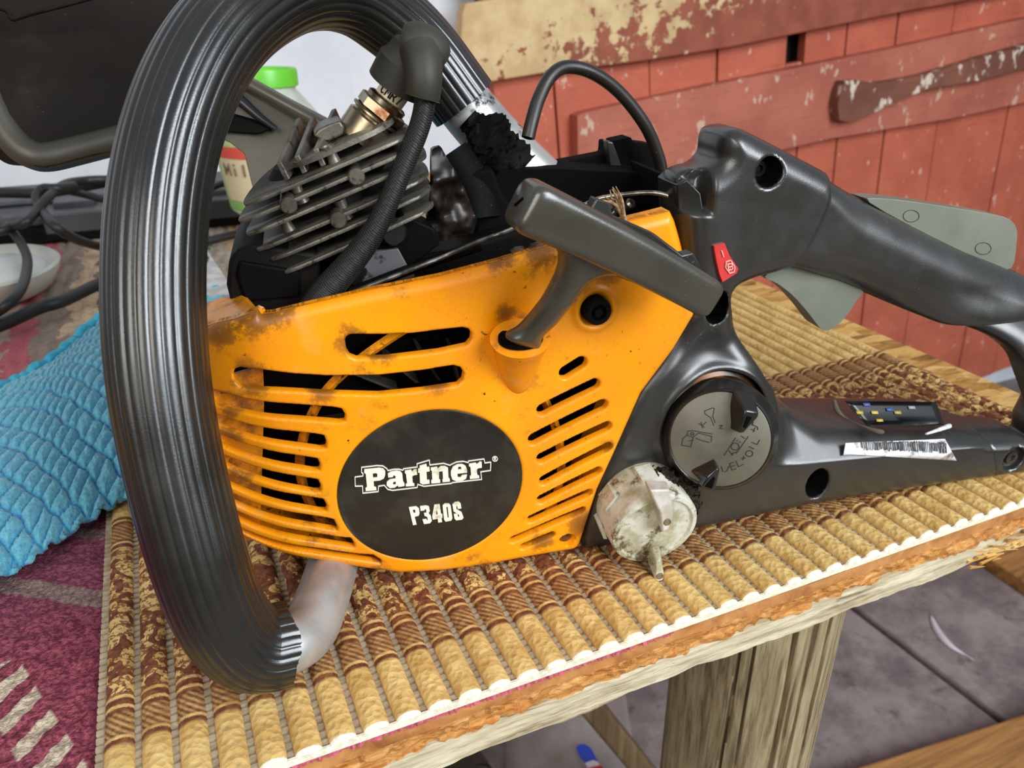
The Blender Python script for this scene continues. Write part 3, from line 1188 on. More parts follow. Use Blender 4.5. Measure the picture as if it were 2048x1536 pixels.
# ------------------------------------------------------------------ carpet, rug, mat
def grid_mesh(name, x0, x1, y0, y1, h, zf, mat, skirt=0.003):
    nx, ny = int((x1 - x0) / h) + 1, int((y1 - y0) / h) + 1
    X, Y = np.meshgrid(np.linspace(x0, x1, nx), np.linspace(y0, y1, ny), indexing='ij')
    P = np.stack([X.ravel(), Y.ravel()], 1)
    Z = zf(P)
    V = np.concatenate([P, Z[:, None]], 1)
    V2 = np.concatenate([P, (Z * 0 + np.min(Z) - skirt)[:, None]], 1)
    idx = np.arange(nx * ny).reshape(nx, ny)
    Fc = np.stack([idx[:-1, :-1], idx[1:, :-1], idx[1:, 1:], idx[:-1, 1:]], -1).reshape(-1, 4).tolist()
    per = list(idx[:, 0]) + list(idx[-1, 1:]) + list(idx[-2::-1, -1]) + list(idx[0, -2:0:-1])
    n = nx * ny
    m = len(per)
    Vb = V2[per]
    Fs = [(per[(k + 1) % m], per[k], n + k, n + (k + 1) % m) for k in range(m)]
    Fs.append(tuple(n + k for k in range(m)))
    return mesh(name, np.concatenate([V, Vb]), Fc + Fs, mat, recalc=False, sharp=80)


ZC = ZT - 0.0052            # carpet surface height


def carpet_z(P):
    q = np.concatenate([P, np.zeros((len(P), 1))], 1) + 9.0
    return ZC - 0.0016 + 0.0012 * vnoise(q, 400) + 0.0014 * vnoise(q, 220) + 0.001 * vnoise(q, 30) - 0.0015


o = grid_mesh('carpet', -0.34, -0.0, 0.2105, 0.50, 0.00115, carpet_z, MAT['carpet'], 0.001)
tag(o, 'plum purple pile carpet with taupe stripe and beige dashes on the bench', 'carpet')


xs = np.linspace(-0.064, 0.172, 300)
V, Fc = [], []
for i, x in enumerate(xs):
    e_ = random.uniform(-0.0012, 0.0006)
    V += [(x, 0.2078 + e_, ZB + 0.0003), (x, 0.2078 + e_ * 0.4, ZB + 0.0022 + random.uniform(-0.0003, 0.0002)), (x, 0.226, ZB + 0.0022), (x, 0.226, ZB + 0.0003)]
for i in range(len(xs) - 1):
    for k in range(4):
        k2 = (k + 1) % 4
        Fc.append((i * 4 + k, i * 4 + k2, i * 4 + 4 + k2, i * 4 + 4 + k))
mesh('carpet_edge', V, Fc, simple('pink_carpet_edge', (204, 104, 118), 0.95, 0, (168, 72, 90), 500, 0.6, 900), o)


def rug_z(P):
    x = P[:, 0] - 0.02 * P[:, 1]
    q = np.concatenate([P, np.zeros((len(P), 1))], 1) + 4.0
    ridge = np.abs(np.sin((x + 0.012 * vnoise(q, 28)) * math.pi / 0.012)) ** 0.7
    return ZB + 0.0005 + 0.004 * ridge + 0.003 * vnoise(q, 60)


o = grid_mesh('rag_rug', -0.62, 0.42, 0.0, 0.56, 0.0035, lambda P: rug_z(P) + 0.0012, MAT['ragrug'], 0.0005)
for vt in o.data.vertices:
    y0_ = 0.545 + 0.082 * float(sstep(-0.066, -0.060, vt.co.x))
    vt.co.y = y0_ + vt.co.y / 0.56 * (1.18 - y0_)
o.data.update()
tag(o, 'striped rag rug of pink, green, beige and grey strips at the back of the bench', 'rug')

# ribbed foam mat
foam_x0, foam_x1 = -0.0562, 0.500
y0m, y1m = 0.2072, 0.62
PITCHM = 0.01262
mat_root = empty('foam_mat', ((foam_x0 + foam_x1) / 2, (y0m + y1m) / 2, ZT - 0.006))
tag(mat_root, 'cream and brown ribbed foam mat with swirl pattern under the chainsaw', 'mat')
mo = np.array(mat_root.location)
prof = []
for k in range(9):
    a = math.pi * k / 8
    prof.append((-0.0053 * math.cos(a), -0.0052 + 0.0052 * math.sin(a) ** 0.6))
ribme = None
NR = int((foam_x1 - foam_x0) / PITCHM)
for i in range(NR):
    xc = foam_x0 + 0.0052 + i * PITCHM
    if ribme is None:
        V, Fc = [], []
        L = y1m - y0m
        ysn = [0, 0.0006, 0.002, 0.01] + list(np.linspace(0.02, L, 24))
        for q, y in enumerate(ysn):
            sc_ = (0.9, 0.96, 1.0)[min(q, 2)]
            for (x, z) in prof:
                V.append((x * sc_, y, (z + 0.0052) * sc_ + (ZT - 0.0052 - mo[2])))
        m = len(prof)
        for q in range(len(ysn) - 1):
            for k in range(m - 1):
                Fc.append((q * m + k, q * m + k + 1, (q + 1) * m + k + 1, (q + 1) * m + k))
            Fc.append((q * m + m - 1, q * m, (q + 1) * m, (q + 1) * m + m - 1))
        Fc.append(tuple(range(m)))
        Fc.append(tuple((len(ysn) - 1) * m + k for k in range(m)))
        o = mesh('rib', V, Fc, MAT['foam'], mat_root, sharp=50)
        ribme = o.data
    else:
        o = bpy.data.objects.new('rib', ribme)
        COL.objects.link(o)
        o.parent = mat_root
    o.location = (xc - mo[0], y0m - mo[1], random.uniform(-0.0002, 0.0002))
v, f = box_data((foam_x0 - 0.001 - mo[0], y0m + 0.0006 - mo[1], ZT - 0.0058 - mo[2]), (foam_x1 - mo[0], y1m - mo[1], ZT - 0.0038 - mo[2]))
mesh('backing_sheet', v, f, MAT['foamweb'], mat_root, smooth=False)
v, f = box_data((foam_x0 - 0.001 - mo[0], y0m - 0.0002 - mo[1], ZT - 0.0059 - mo[2]), (foam_x1 - mo[0], y0m + 0.0008 - mo[1], ZT - 0.0026 - mo[2]))
mesh('cut_edge', v, f, simple('white_cut_foam', (236, 230, 210), 0.8, 0, (216, 206, 180), 400, 0.4, 900), mat_root, smooth=False)
# little cross bars bridging the gaps between ribs
bars = []
NB = 58
for i in range(NR + 1):
    xc = foam_x0 - 0.0011 + i * PITCHM
    for k in range(106):
        y = y0m + 0.003 + k * 0.00385
        h_ = 0.0010
        bars.append(box_data((xc - 0.0018 - mo[0], y - 0.0011 - mo[1], ZT - 0.0048 - mo[2]), (xc + 0.0018 - mo[0], y + 0.0011 - mo[1], ZT - 0.0030 - mo[2])))
V, Fc = join(bars)
o = mesh('cross_bars', V, Fc, MAT['foamweb'], mat_root, smooth=False, recalc=False)
o['kind'] = 'stuff'

# ================================================================== CHAINSAW
saw = empty('chainsaw', tuple(SA), SANG)
tag(saw, 'black and yellow chainsaw without its top cover, lying on the ribbed mat', 'chainsaw')


def polyline_ribbon(lines, w, mapf, thick=0.0003, closed=False):
    """flat strokes: each line a list of pixel points; mapf(px)->(u,w) 2-D; returned as prisms at v from vf"""
    out = []
    for ln in lines:
        P = [np.array(mapf(*q)) for q in ln]
        if closed:
            P = P + [P[0]]
        for a, b in zip(P[:-1], P[1:]):
            d = b - a
            L = np.linalg.norm(d)
            if L < 1e-7:
                continue
            d /= L
            n = np.array([-d[1], d[0]]) * w / 2
            e = d * w * 0.35
            out.append([a - n - e, b - n + e, b + n + e, a + n - e])
    return out


def stroke_mesh(name, lines, w, mapf, vsurf, mat, parent, closed=False, thick=0.0004):
    parts = []
    for q in polyline_ribbon(lines, w, mapf, closed=closed):
        v0 = [vsurf(*p) for p in q]
        parts.append(prism_data(q, [a - thick for a in v0], [a + thick for a in v0]))
    V, Fc = join(parts)
    return mesh(name, V, Fc, mat, parent, smooth=False)


# ---------------------------------------------------------------- starter cover
cov_px = [(372, 690), (404, 668), (430, 655), (470, 640), (505, 624), (516, 619), (522, 628), (545, 626), (605, 611), (680, 594), (739, 580), (824, 563),
          (880, 552), (994, 522), (1108, 487), (1180, 465), (1258, 442), (1300, 432), (1339, 422), (1347, 440), (1358, 478), (1370, 530), (1386, 628), (1345, 697), (1281, 783),
          (1226, 906), (1194, 975), (1160, 1080), (1155, 1090), (1145, 1096), (1062, 1109), (970, 1124), (880, 1134), (800, 1138), (730, 1130),
          (600, 1111), (490, 1092), (420, 1072), (395, 1000), (378, 850)]
cov_poly = np.array(px(cov_px, 0.0))
cov_slots = []


def quadslot(t0, t1, end, b0, b1):
    return px([(t0[0] - 60, t0[1] - 8), t0, t1, ((t1[0] + end[0]) / 2 + 5, (t1[1] + end[1]) / 2 - 5), end, ((b1[0] + end[0]) / 2 + 5, (b1[1] + end[1]) / 2 + 5), b1, b0,
               (b0[0] - 60, b0[1] - 6)])


cov_slots.append(px([(689, 673), (692, 667), (700, 663), (760, 663), (821, 661), (886, 653), (922, 649), (934, 652), (940, 661), (939, 673), (930, 684), (876, 696), (773, 709), (712, 711), (699, 706), (692, 695)]))
cov_slots.append(px([(466, 748), (470, 738), (480, 733), (527, 734), (585, 741), (653, 745), (756, 743), (841, 733), (903, 723), (917, 727), (924, 738), (921, 752), (911, 761), (841, 771), (756, 780), (653, 779), (551, 774), (482, 774), (470, 764)]))
for s_ in (((414, 791), (664, 806), (690, 821), (421, 821), (677, 835)), ((428, 842), (633, 859), (652, 874), (431, 866), (640, 888)),
           ((436, 883), (619, 905), (640, 919), (438, 907), (626, 931)), ((445, 924), (619, 946), (641, 960), (447, 946), (629, 973)),
           ((452, 963), (629, 984), (653, 999), (455, 985), (640, 1011)), ((459, 1001), (650, 1023), (673, 1040), (462, 1021), (664, 1047)),
           ((465, 1035), (684, 1062), (707, 1074), (472, 1053), (698, 1081)), ((478, 1069), (717, 1095), (760, 1107), (482, 1078), (750, 1111))):
    cov_slots.append(quadslot(s_[0], s_[1], s_[2], s_[3], s_[4]))
cov_caps = [((1126, 738), (1156, 720), 13), ((1080, 811), (1183, 763), 12), ((1062, 868), (1199, 804), 12), ((1078, 906), (1208, 847), 11),
            ((1083, 950), (1210, 888), 10.5), ((1078, 988), (1190, 936), 10), ((1058, 1027), (1172, 979), 9), ((1021, 1068), (1160, 1013), 7.5),
            ((1042, 1083), (1099, 1061), 7)]
PXM = 1540 / 0.345
cov_caps = [(sv(*a), sv(*b), r / PXM) for a, b, r in cov_caps]
BC = np.array([(sv(668, 957)[0] + sv(1040, 957)[0]) / 2, (sv(855, 808)[1] + sv(855, 1105)[1]) / 2])
BR = (sv(1040, 957)[0] - sv(668, 957)[0]) / 2 * 0.995
BRW = (sv(855, 808)[1] - sv(855, 1105)[1]) / 2


def sd_badge(P):
    q = (P - BC) / np.array([BR, BRW])
    return (np.linalg.norm(q, axis=1) - 1) * BRW


def slot_sd(P):
    d = np.full(len(P), 1e9)
    for s_ in cov_slots:
        s_ = np.array(s_)
        lo, hi = s_.min(0) - 0.006, s_.max(0) + 0.006
        m = np.all((P > lo) & (P < hi), axis=1)
        if m.any():
            d[m] = np.minimum(d[m], sdf_poly(P[m], s_))
    for a, b, r in cov_caps:
        d = np.minimum(d, sdf_caps(P, a, b, r))
    return d


def cov_sdf(P):
    return np.maximum(sdf_poly(P, cov_poly), -np.minimum(slot_sd(P), 1.0))


SCRW = sv(1184, 612)
CSCR = sv(1130, 1072)
SOCK = sv(1040, 690)


def cov_v(P):
    u, w = P[:, 0], P[:, 1]
    do = -sdf_poly(P, cov_poly)
    v = -0.0035 + fillet(np.maximum(do, 0), 0.0045)
    ds = slot_sd(P)
    v = v + fillet(np.clip(ds, 0, 1), 0.0011) * 0.9
    # front-left corner curves back
    v = v + np.maximum(0, -0.138 - u) ** 2 * 14
    # flat panel with a gentle dome about the badge
    rb = np.linalg.norm(P - BC, axis=1)
    v = v - 0.0028 * np.exp(-(rb / 0.055) ** 4)
    db = sd_badge(P)
    v = v + 0.0009 * (1 - sstep(-0.0006, 0.0006, db))
    # screw wells
    v = v + 0.0035 * (1 - sstep(0.0052, 0.0068, np.linalg.norm(P - SCRW, axis=1)))
    v = v - 0.0016 * np.exp(-((np.linalg.norm(P - SCRW, axis=1) - 0.0085) / 0.0018) ** 2)
    v = v + 0.004 * (1 - sstep(0.0035, 0.0045, np.linalg.norm((P - CSCR) * np.array([1, 1.25]), axis=1)))
    # hollow round the pull-cord socket
    q = P - sv(1018, 645)
    v = v + 0.0042 * np.exp(-((q[:, 0] / 0.0085) ** 2 + (q[:, 1] / 0.008) ** 2))
    q = P - SOCK
    v = v - 0.002 * np.exp(-((q[:, 0] / 0.018) ** 2 + (q[:, 1] / 0.02) ** 2))
    # faint moulded step above the slots and under the badge
    return v


V2, Fc = field_mesh(cov_poly.min(0) - 0.001, cov_poly.max(0) + 0.001, 0.00062, cov_sdf)
vf = cov_v(V2)
V, F2 = solid_data(V2, Fc, vf, vf + 0.0030)
STAINS = [(*s3(x, y, 0.0), r) for x, y, r in ((430, 665, 0.016), (500, 632, 0.018), (560, 622, 0.012), (700, 672, 0.014), (505, 752, 0.016), (640, 778, 0.012), (760, 704, 0.012), (870, 765, 0.012), (450, 815, 0.014), (450, 880, 0.014), (470, 960, 0.014),
                                              (1215, 540, 0.013), (1150, 585, 0.010), (1010, 620, 0.010), (1130, 705, 0.008), (1160, 1040, 0.016), (1080, 1075, 0.014), (760, 1120, 0.012), (960, 1118, 0.012), (1080, 505, 0.016), (1000, 520, 0.012), (1210, 880, .010), (1050, 640, .008))]
MAT['yellow_cover'] = mk_yellow('starter_cover_plastic', 0.6, STAINS)
cover = mesh('starter_cover', V, F2, MAT['yellow_cover'], saw, sharp=50)
cover['label'] = 'yellow plastic starter cover with cooling slots'
# skirt round the cover's rim
n = len(cov_poly)
cp = np.array(cov_poly)
cen = cp.mean(0)
depth = np.array([0.004 if (3 < i < 15) else (0.008 if 15 <= i < 20 else 0.03) for i in range(n)])
vo = cov_v(cp + (cen - cp) * 0.002) - 0.0
inn = cp + (cen - cp) / np.linalg.norm(cen - cp, axis=1)[:, None] * 0.0022
V = [(p[0], vo[i], p[1]) for i, p in enumerate(cp)] + [(p[0], vo[i] + depth[i], p[1]) for i, p in enumerate(cp)]
V += [(p[0], vo[i] + depth[i], p[1]) for i, p in enumerate(inn)] + [(p[0], vo[i] + 0.002, p[1]) for i, p in enumerate(inn)]
Fc = []
for k in range(4):
    k2 = (k + 1) % 4
    for i in range(n):
        j = (i + 1) % n
        Fc.append((k * n + i, k * n + j, k2 * n + j, k2 * n + i))
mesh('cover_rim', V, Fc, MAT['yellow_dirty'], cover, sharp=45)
# inner baffle wall behind the front louvres
poly = px([(340, 770), (525, 738), (528, 800), (520, 1060), (505, 1085), (380, 1060)], 0.012)
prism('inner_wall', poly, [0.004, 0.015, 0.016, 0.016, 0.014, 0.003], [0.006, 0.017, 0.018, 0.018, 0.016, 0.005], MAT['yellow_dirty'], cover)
# shroud ring seen through the slots
for nm, pts in (('shroud_strip', [(838, 640), (760, 690), (700, 735), (650, 785), (615, 850), (600, 915), (606, 970), (628, 1020), (668, 1068), (700, 1100)]),
                ('shroud_strip', [(1085, 790), (1110, 850), (1122, 910), (1120, 960), (1105, 1010), (1080, 1040), (1040, 1075)])):
    P = catmull([s3(x, y, 0.007) for x, y in pts], 6)
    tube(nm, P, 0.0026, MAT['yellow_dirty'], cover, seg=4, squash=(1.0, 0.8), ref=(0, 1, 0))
# badge
cg = []
nb = 96
V, Fc = [], []
rings = [0.0, 0.25, 0.5, 0.75, 0.92, 0.985, 1.0, 1.0]
for k, r in enumerate(rings):
    for i in range(nb):
        a = 2 * math.pi * i / nb
        p = BC + np.array([math.cos(a) * BR, math.sin(a) * BRW]) * r * 0.992
        vv = -0.0035 - 0.0028 * math.exp(-((r * 0.04) / 0.055) ** 4) - 0.0002
        V.append((p[0], vv + (0.0002 if k >= 6 else 0) + (0.0012 if k == 7 else 0), p[1]))
for k in range(len(rings) - 1):
    for i in range(nb):
        j = (i + 1) % nb
        Fc.append((k * nb + i, k * nb + j, (k + 1) * nb + j, (k + 1) * nb + i))
badge = mesh('badge', V, Fc, MAT['badge'], cover, recalc=True, sharp=60)
badge['label'] = 'round dark badge on the yellow cover'


def badge_v(u, w):
    r = math.hypot(u - BC[0], w - BC[1])
    return -0.0035 - 0.0028 * math.exp(-(r / 0.055) ** 4) - 0.0004


LT = lambda x, y: sv(660 + x / 5.12, 890 + y / 5.12, -0.0062)
LETTERS = [
    ([(350, 245), (500, 228), (545, 235), (565, 260), (563, 300), (550, 335), (510, 355), (445, 362), (450, 420), (472, 425), (475, 455), (365, 465), (362, 435), (378, 425), (365, 290), (350, 280)],
     [(437, 285), (475, 280), (485, 300), (480, 325), (440, 330)]),
    ([(590, 285), (620, 265), (680, 255), (720, 262), (738, 285), (745, 360), (760, 385), (762, 410), (700, 420), (690, 405), (660, 428), (610, 432), (578, 405), (580, 370), (610, 345), (670, 335), (668, 310), (650, 300), (640, 320), (595, 325)],
     [(670, 365), (672, 395), (650, 400), (640, 385), (650, 368)]),
    ([(765, 255), (830, 245), (838, 265), (860, 240), (885, 240), (890, 295), (860, 300), (840, 310), (845, 380), (862, 388), (862, 410), (775, 415), (773, 392), (788, 385), (775, 285), (765, 280)], None),
    ([(900, 235), (915, 230), (915, 205), (985, 185), (990, 220), (1015, 215), (1018, 260), (985, 265), (990, 350), (1015, 350), (1018, 385), (950, 395), (920, 380), (915, 275), (900, 275)], None),
    ([(1030, 225), (1095, 215), (1100, 235), (1130, 210), (1175, 208), (1205, 225), (1210, 330), (1222, 335), (1225, 365), (1150, 372), (1148, 345), (1155, 340), (1150, 260), (1115, 262), (1112, 340), (1125, 348), (1125, 378), (1035, 385), (1033, 355), (1045, 345), (1040, 255), (1030, 250)], None),
    ([(1235, 260), (1255, 215), (1300, 190), (1350, 188), (1385, 205), (1400, 245), (1400, 275), (1300, 285), (1305, 320), (1330, 325), (1350, 300), (1400, 295), (1390, 335), (1350, 358), (1290, 362), (1250, 345), (1235, 300)],
     [(1305, 245), (1310, 215), (1335, 212), (1345, 240)]),
    ([(1420, 185), (1490, 175), (1500, 190), (1530, 165), (1550, 165), (1552, 225), (1515, 230), (1500, 245), (1505, 300), (1525, 308), (1525, 330), (1430, 340), (1428, 312), (1442, 305), (1435, 215), (1420, 210)], None),
    ([(805, 630), (880, 620), (908, 640), (915, 690), (905, 715), (865, 725), (885, 805), (848, 812)], [(845, 655), (868, 650), (873, 685), (855, 690)]),
    ([(920, 620), (975, 612), (1010, 620), (1020, 665), (1005, 690), (1030, 715), (1040, 770), (1020, 792), (960, 800), (945, 755), (985, 750), (992, 765), (1000, 760), (992, 725), (965, 715), (960, 690), (985, 685), (982, 650), (970, 645), (965, 660), (925, 665)], None),
    ([(1045, 720), (1065, 605), (1120, 598), (1135, 700), (1148, 700), (1150, 735), (1140, 740), (1145, 780), (1105, 785), (1100, 745), (1050, 755)], [(1082, 705), (1092, 650), (1100, 703)]),
    ([(1150, 610), (1170, 592), (1215, 590), (1232, 610), (1250, 740), (1238, 765), (1180, 775), (1165, 755)], [(1188, 625), (1202, 622), (1214, 735), (1202, 738)]),
    ([(1250, 600), (1275, 578), (1315, 573), (1335, 590), (1342, 640), (1305, 645), (1300, 615), (1290, 617), (1292, 650), (1345, 680), (1365, 735), (1350, 755), (1290, 763), (1272, 745), (1265, 700), (1302, 695), (1310, 730), (1322, 728), (1318, 705), (1262, 670)], None),
]


def letter_data(outer, hole):
    loops = [[LT(*q) for q in outer]]
    if hole:
        loops.append([LT(*q) for q in hole])
    flat = [p for l in loops for p in l]
    tri = tessellate_polygon([[Vector((p[0], p[1], 0)) for p in l] for l in loops])
    n = len(flat)
    V = [(p[0], badge_v(*p) - 0.0003, p[1]) for p in flat] + [(p[0], badge_v(*p) + 0.0003, p[1]) for p in flat]
    Fc = [tuple(t) for t in tri]
    b = 0
    for l in loops:
        m = len(l)
        Fc += [(b + i, b + (i + 1) % m, b + (i + 1) % m + n, b + i + n) for i in range(m)]
        b += m
    return V, Fc


for i, (o_, h_) in enumerate(LETTERS):
    V, Fc = letter_data(o_, h_)
    mesh('letter' if not 8 <= i <= 10 else 'numeral', V, Fc, MAT['white_print'], cover, smooth=False)
outl = [(255, 325), (335, 313), (338, 290), (322, 275), (322, 225), (480, 205), (540, 208), (580, 235), (592, 255), (650, 242), (700, 240), (745, 250), (750, 236), (890, 217), (888, 185), (1015, 147), (1018, 197),
        (1160, 180), (1225, 200), (1240, 190), (1290, 167), (1360, 160), (1410, 172), (1415, 157), (1575, 137), (1582, 178), (1644, 170), (1640, 255), (1540, 268), (1550, 345), (1250, 377), (1240, 385), (960, 415), (895, 395),
        (890, 427), (640, 457), (590, 447), (555, 405), (495, 415), (492, 470), (335, 488), (332, 415), (258, 418)]
stroke_mesh('outline', [outl], 7.0 / 5.12 / PXM, LT, lambda u, w: badge_v(u, w), MAT['white_line'], cover, closed=True)
circ = [(1687 + 27 * math.cos(a), 137 + 24 * math.sin(a)) for a in np.linspace(0, 2 * math.pi, 20, endpoint=False)]
stroke_mesh('registered_mark', [circ + [circ[0]], [(1678, 152), (1676, 122), (1692, 122), (1697, 130), (1690, 138), (1678, 138)], [(1688, 138), (1700, 152)]],
            5.0 / 5.12 / PXM, LT, lambda u, w: badge_v(u, w), MAT['white_line'], cover)
# cover screw and lower screw
o3 = np.array([SCRW[0], -0.002, SCRW[1]])
lathe('cover_screw', [(0.0, 0.0065), (0.0018, 0.0065), (0.0024, 0.0045), (0.0030, 0.0045), (0.0034, 0.0068), (0.0052, 0.0066), (0.0058, 0.0055), (0.0058, 0.0)], o3, (0, -1, 0), MAT['near_black'], cover, seg=6 * 6, close=False)
o3 = np.array([CSCR[0], 0.0, CSCR[1]])
lathe('cover_screw', [(0.0, 0.0008), (0.0028, 0.0006), (0.0034, -0.001), (0.0034, -0.003)], o3, (0, -1, 0), simple('rusty_screw', (120, 66, 30), 0.6, 0.2, (66, 36, 20), 300), cover, seg=24, close=False)
# pull-cord socket: cone growing out of the cover
tip = s3(1036, 782, -0.002)
rimc = s3(1041, 676, -0.012)
ax = np.array([0.0, -0.42, 0.91])
P = catmull([tip, tip * 0.6 + rimc * 0.4 + np.array([0, 0.0010, 0]), tip * 0.25 + rimc * 0.75 + np.array([0, .001, 0]), rimc], 8)
tube('cord_socket', P, lambda s: 0.0015 + 0.0096 * s ** 0.5, MAT['yellow'], cover, seg=40, ref=(1, 0, 0), squash=(1.12, 0.95))
tube('bore_shade_disc', [rimc + np.array([0, 0, -0.001]), rimc + np.array([0.0, -0.0004, 0.0009])], 0.0088, MAT['hole_shade'], cover, seg=36, ref=(1, 0, 0), squash=(1.05, 0.8))  # black disc painting the dark inside of the socket

# flywheel and dark innards behind the slots
FC = np.array([BC[0] + 0.004, 0.03, BC[1] + 0.006])
fly = lathe('flywheel', [(0.0, 0.0), (0.03, 0.0), (0.034, -0.002), (0.052, -0.002), (0.052, 0.010), (0.0, 0.010)], FC, (0, 1, 0), MAT['near_black'], saw, seg=64, close=False)
for k in range(22):
    a = 2 * math.pi * k / 22
    d1 = np.array([math.cos(a), 0, math.sin(a)])
    d2 = np.array([math.cos(a + 0.22), 0, math.sin(a + 0.22)])
    pa, pb = FC + d1 * 0.034 + np.array([0, -0.002, 0]), FC + d2 * 0.051 + np.array([0, -0.002, 0])
    t = np.cross(d1, [0, 1, 0]) * 0.0007
    hgt = np.array([0, -0.009, 0])
    V = [pa - t, pa + t, pb + t, pb - t, pa - t + hgt, pa + t + hgt, pb + t + hgt, pb - t + hgt]
    mesh('blade', V, [(0, 3, 2, 1), (4, 5, 6, 7), (0, 1, 5, 4), (1, 2, 6, 5), (2, 3, 7, 6), (3, 0, 4, 7)], MAT['fin'], fly, smooth=False)
# crankcase: dark block behind the cover
poly = px([(470, 640), (470, 560), (500, 520), (640, 545), (760, 520), (900, 500), (1040, 455), (1240, 440), (1330, 430), (1370, 560), (1370, 700), (1240, 1000), (1190, 1080), (820, 1105), (520, 1070), (450, 900)], 0.045)
poly = [(p[0], max(p[1], 0.012)) for p in poly]
prism('crankcase', poly, 0.044, 0.105, MAT['near_black'], saw, 0.002)

# ---------------------------------------------------------------- rear body with tank and handle
body_px = [(1168, 1092), (1192, 1102), (1300, 1082), (1400, 1062), (1520, 1037), (1640, 1012), (1800, 986), (1960, 963), (2048, 950), (2150, 930), (2225, 880), (2258, 800),
           (2250, 720), (2200, 640), (2120, 580), (2048, 545), (1950, 505), (1800, 428), (1695, 372), (1680, 356), (1660, 343), (1580, 301), (1508, 265), (1482, 262),
           (1464, 272), (1456, 296), (1452, 322), (1430, 342), (1398, 352), (1378, 376), (1376, 450), (1382, 560), (1384, 628), (1330, 715), (1270, 800), (1215, 920), (1185, 1000)]
body_poly = catmull(px(body_px, 0.0), 4, True)
open_px = [(1472, 588), (1500, 562), (1535, 540), (1562, 530), (1600, 536), (1700, 574), (1800, 615), (1900, 652), (1990, 685), (2030, 694), (2045, 716), (2040, 745), (2020, 785), (1995, 814), (1965, 828), (1935, 806),
           (1900, 800), (1700, 798), (1580, 797), (1545, 790), (1512, 760), (1490, 700), (1472, 640)]
open_v = [0.004, 0.006, 0.012, 0.014] + [0.016] * 4 + [0.02, 0.03, 0.034, 0.034, 0.036, 0.04] + [0.05] * 6 + [0.03, 0.012, 0.006]
open_px = open_px[:9] + [(2036, 698), (2050, 718), (2044, 748), (2024, 790), (1998, 816), (1968, 826)] + open_px[15:]
open_v = open_v[:len(open_px)] + [0.006] * (len(open_px) - len(open_v))
open_poly = catmull([sv(x, y, v_) for (x, y), v_ in zip(open_px, open_v)], 4, True)


HC = sv(1541, 345)
H2 = sv(1636, 968)
H3 = sv(1438, 618)
H4 = sv(2029, 919)
NECK = sv(1428, 846)
WELLS = [(HC, 0.0064, 0.0064, 0.009), (H2, 0.0068, 0.0090, 0.013), (H3, 0.0060, 0.0080, 0.010), (H4, 0.0072, 0.0072, 0.0022), (NECK, 0.0272, 0.0272, 0.008)]


def body_sdf(P):
    d = np.maximum(sdf_poly(P, body_poly), -sdf_poly(P, open_poly))
    for c, rx, ry, _ in WELLS:
        q = np.linalg.norm((P - c) / np.array([rx, ry]), axis=1)
        d = np.maximum(d, -(q - 1) * min(rx, ry))
    return d


SEAM = [sv(1672, 366), sv(1655, 420), sv(1630, 475), sv(1596, 532)]
SEAM = catmull(SEAM, 6)


def body_v(P, front=True):
    u, w = P[:, 0], P[:, 1]
    d1 = -sdf_poly(P, body_poly)
    d2 = sdf_poly(P, open_poly)
    d = np.minimum(d1, d2)
    r = 0.006 + 0.010 * sstep(0.085, 0.115, w) + 0.007 * sstep(0.215, 0.235, u) * (1 - sstep(0.085, 0.115, w))
    if not front:
        return 0.056 - 0.018 * np.maximum(sstep(0.06, 0.105, w), sstep(0.215, 0.24, u)) - fillet(d, r)
    r = r - np.maximum(0, r - 0.005) * (1 - sstep(0.012, 0.03, w))
    r = r - 0.006 * sstep(0.10, 0.118, w) * (1 - sstep(0.10, 0.125, u))
    v = fillet(np.maximum(d, 0), r)
    # handle grip lies further in than the tank and knuckle
    ds = np.min(np.stack([np.linalg.norm(P - s_, axis=1) for s_ in SEAM]), axis=0)
    side = u - np.interp(w, SEAM[::-1, 1], SEAM[::-1, 0])
    up = sstep(0.10, 0.118, w)
    v = v + 0.0032 * sstep(-0.001, 0.0022, side) * up
    # tank's top shoulder behind the filler slopes back
    ww = np.interp(u, [0.085, 0.25], [0.034, 0.024])
    lowreg = 1 - sstep(0.082, 0.10, w)
    v = v + np.maximum(0, w - ww) * 0.9 * lowreg * sstep(0.088, 0.112, u)
    # waist between the tank and the knuckle dips in
    q = P - sv(1430, 705)
    v = v + 0.006 * np.exp(-((q[:, 0] / 0.016) ** 2 + (q[:, 1] / 0.010) ** 2))
    q = P - sv(1400, 690)
    # neck recess for the fuel cap
    rr = np.linalg.norm(P - NECK, axis=1)
    v = v - 0.0016 * np.exp(-((rr - 0.0285) / 0.0018) ** 2)

    for c, rx, ry, _ in WELLS[:4]:
        q = (np.linalg.norm((P - c) / np.array([rx, ry]), axis=1) - 1) * min(rx, ry)
        v = v + fillet(np.clip(q, 0, 1), 0.0008)
    # cut beside the knuckle where the rod goes in
    v = v + 0.010 * (1 - sstep(0.0, 1.0, np.maximum(np.abs(u - sv(1402, 388)[0]) / 0.007, np.abs(w - sv(1402, 388)[1]) / 0.010) ** 2)) 
    # parting line at the rear
    q = sdf_caps(P, sv(1985, 880), sv(1996, 962), 0.0)
    v = v + 0.0008 * np.exp(-(q / 0.0004) ** 2)
    return v


V2, Fc = field_mesh(body_poly.min(0) - 0.001, body_poly.max(0) + 0.001, 0.00085, body_sdf)
vf = body_v(V2)
vb = np.maximum(body_v(V2, False), vf + 0.006)
V, F2 = solid_data(V2, Fc, vf, vb)
body = mesh('rear_body', V, F2, MAT['handle'], saw, sharp=48)
body['label'] = 'black tank and rear handle moulding'


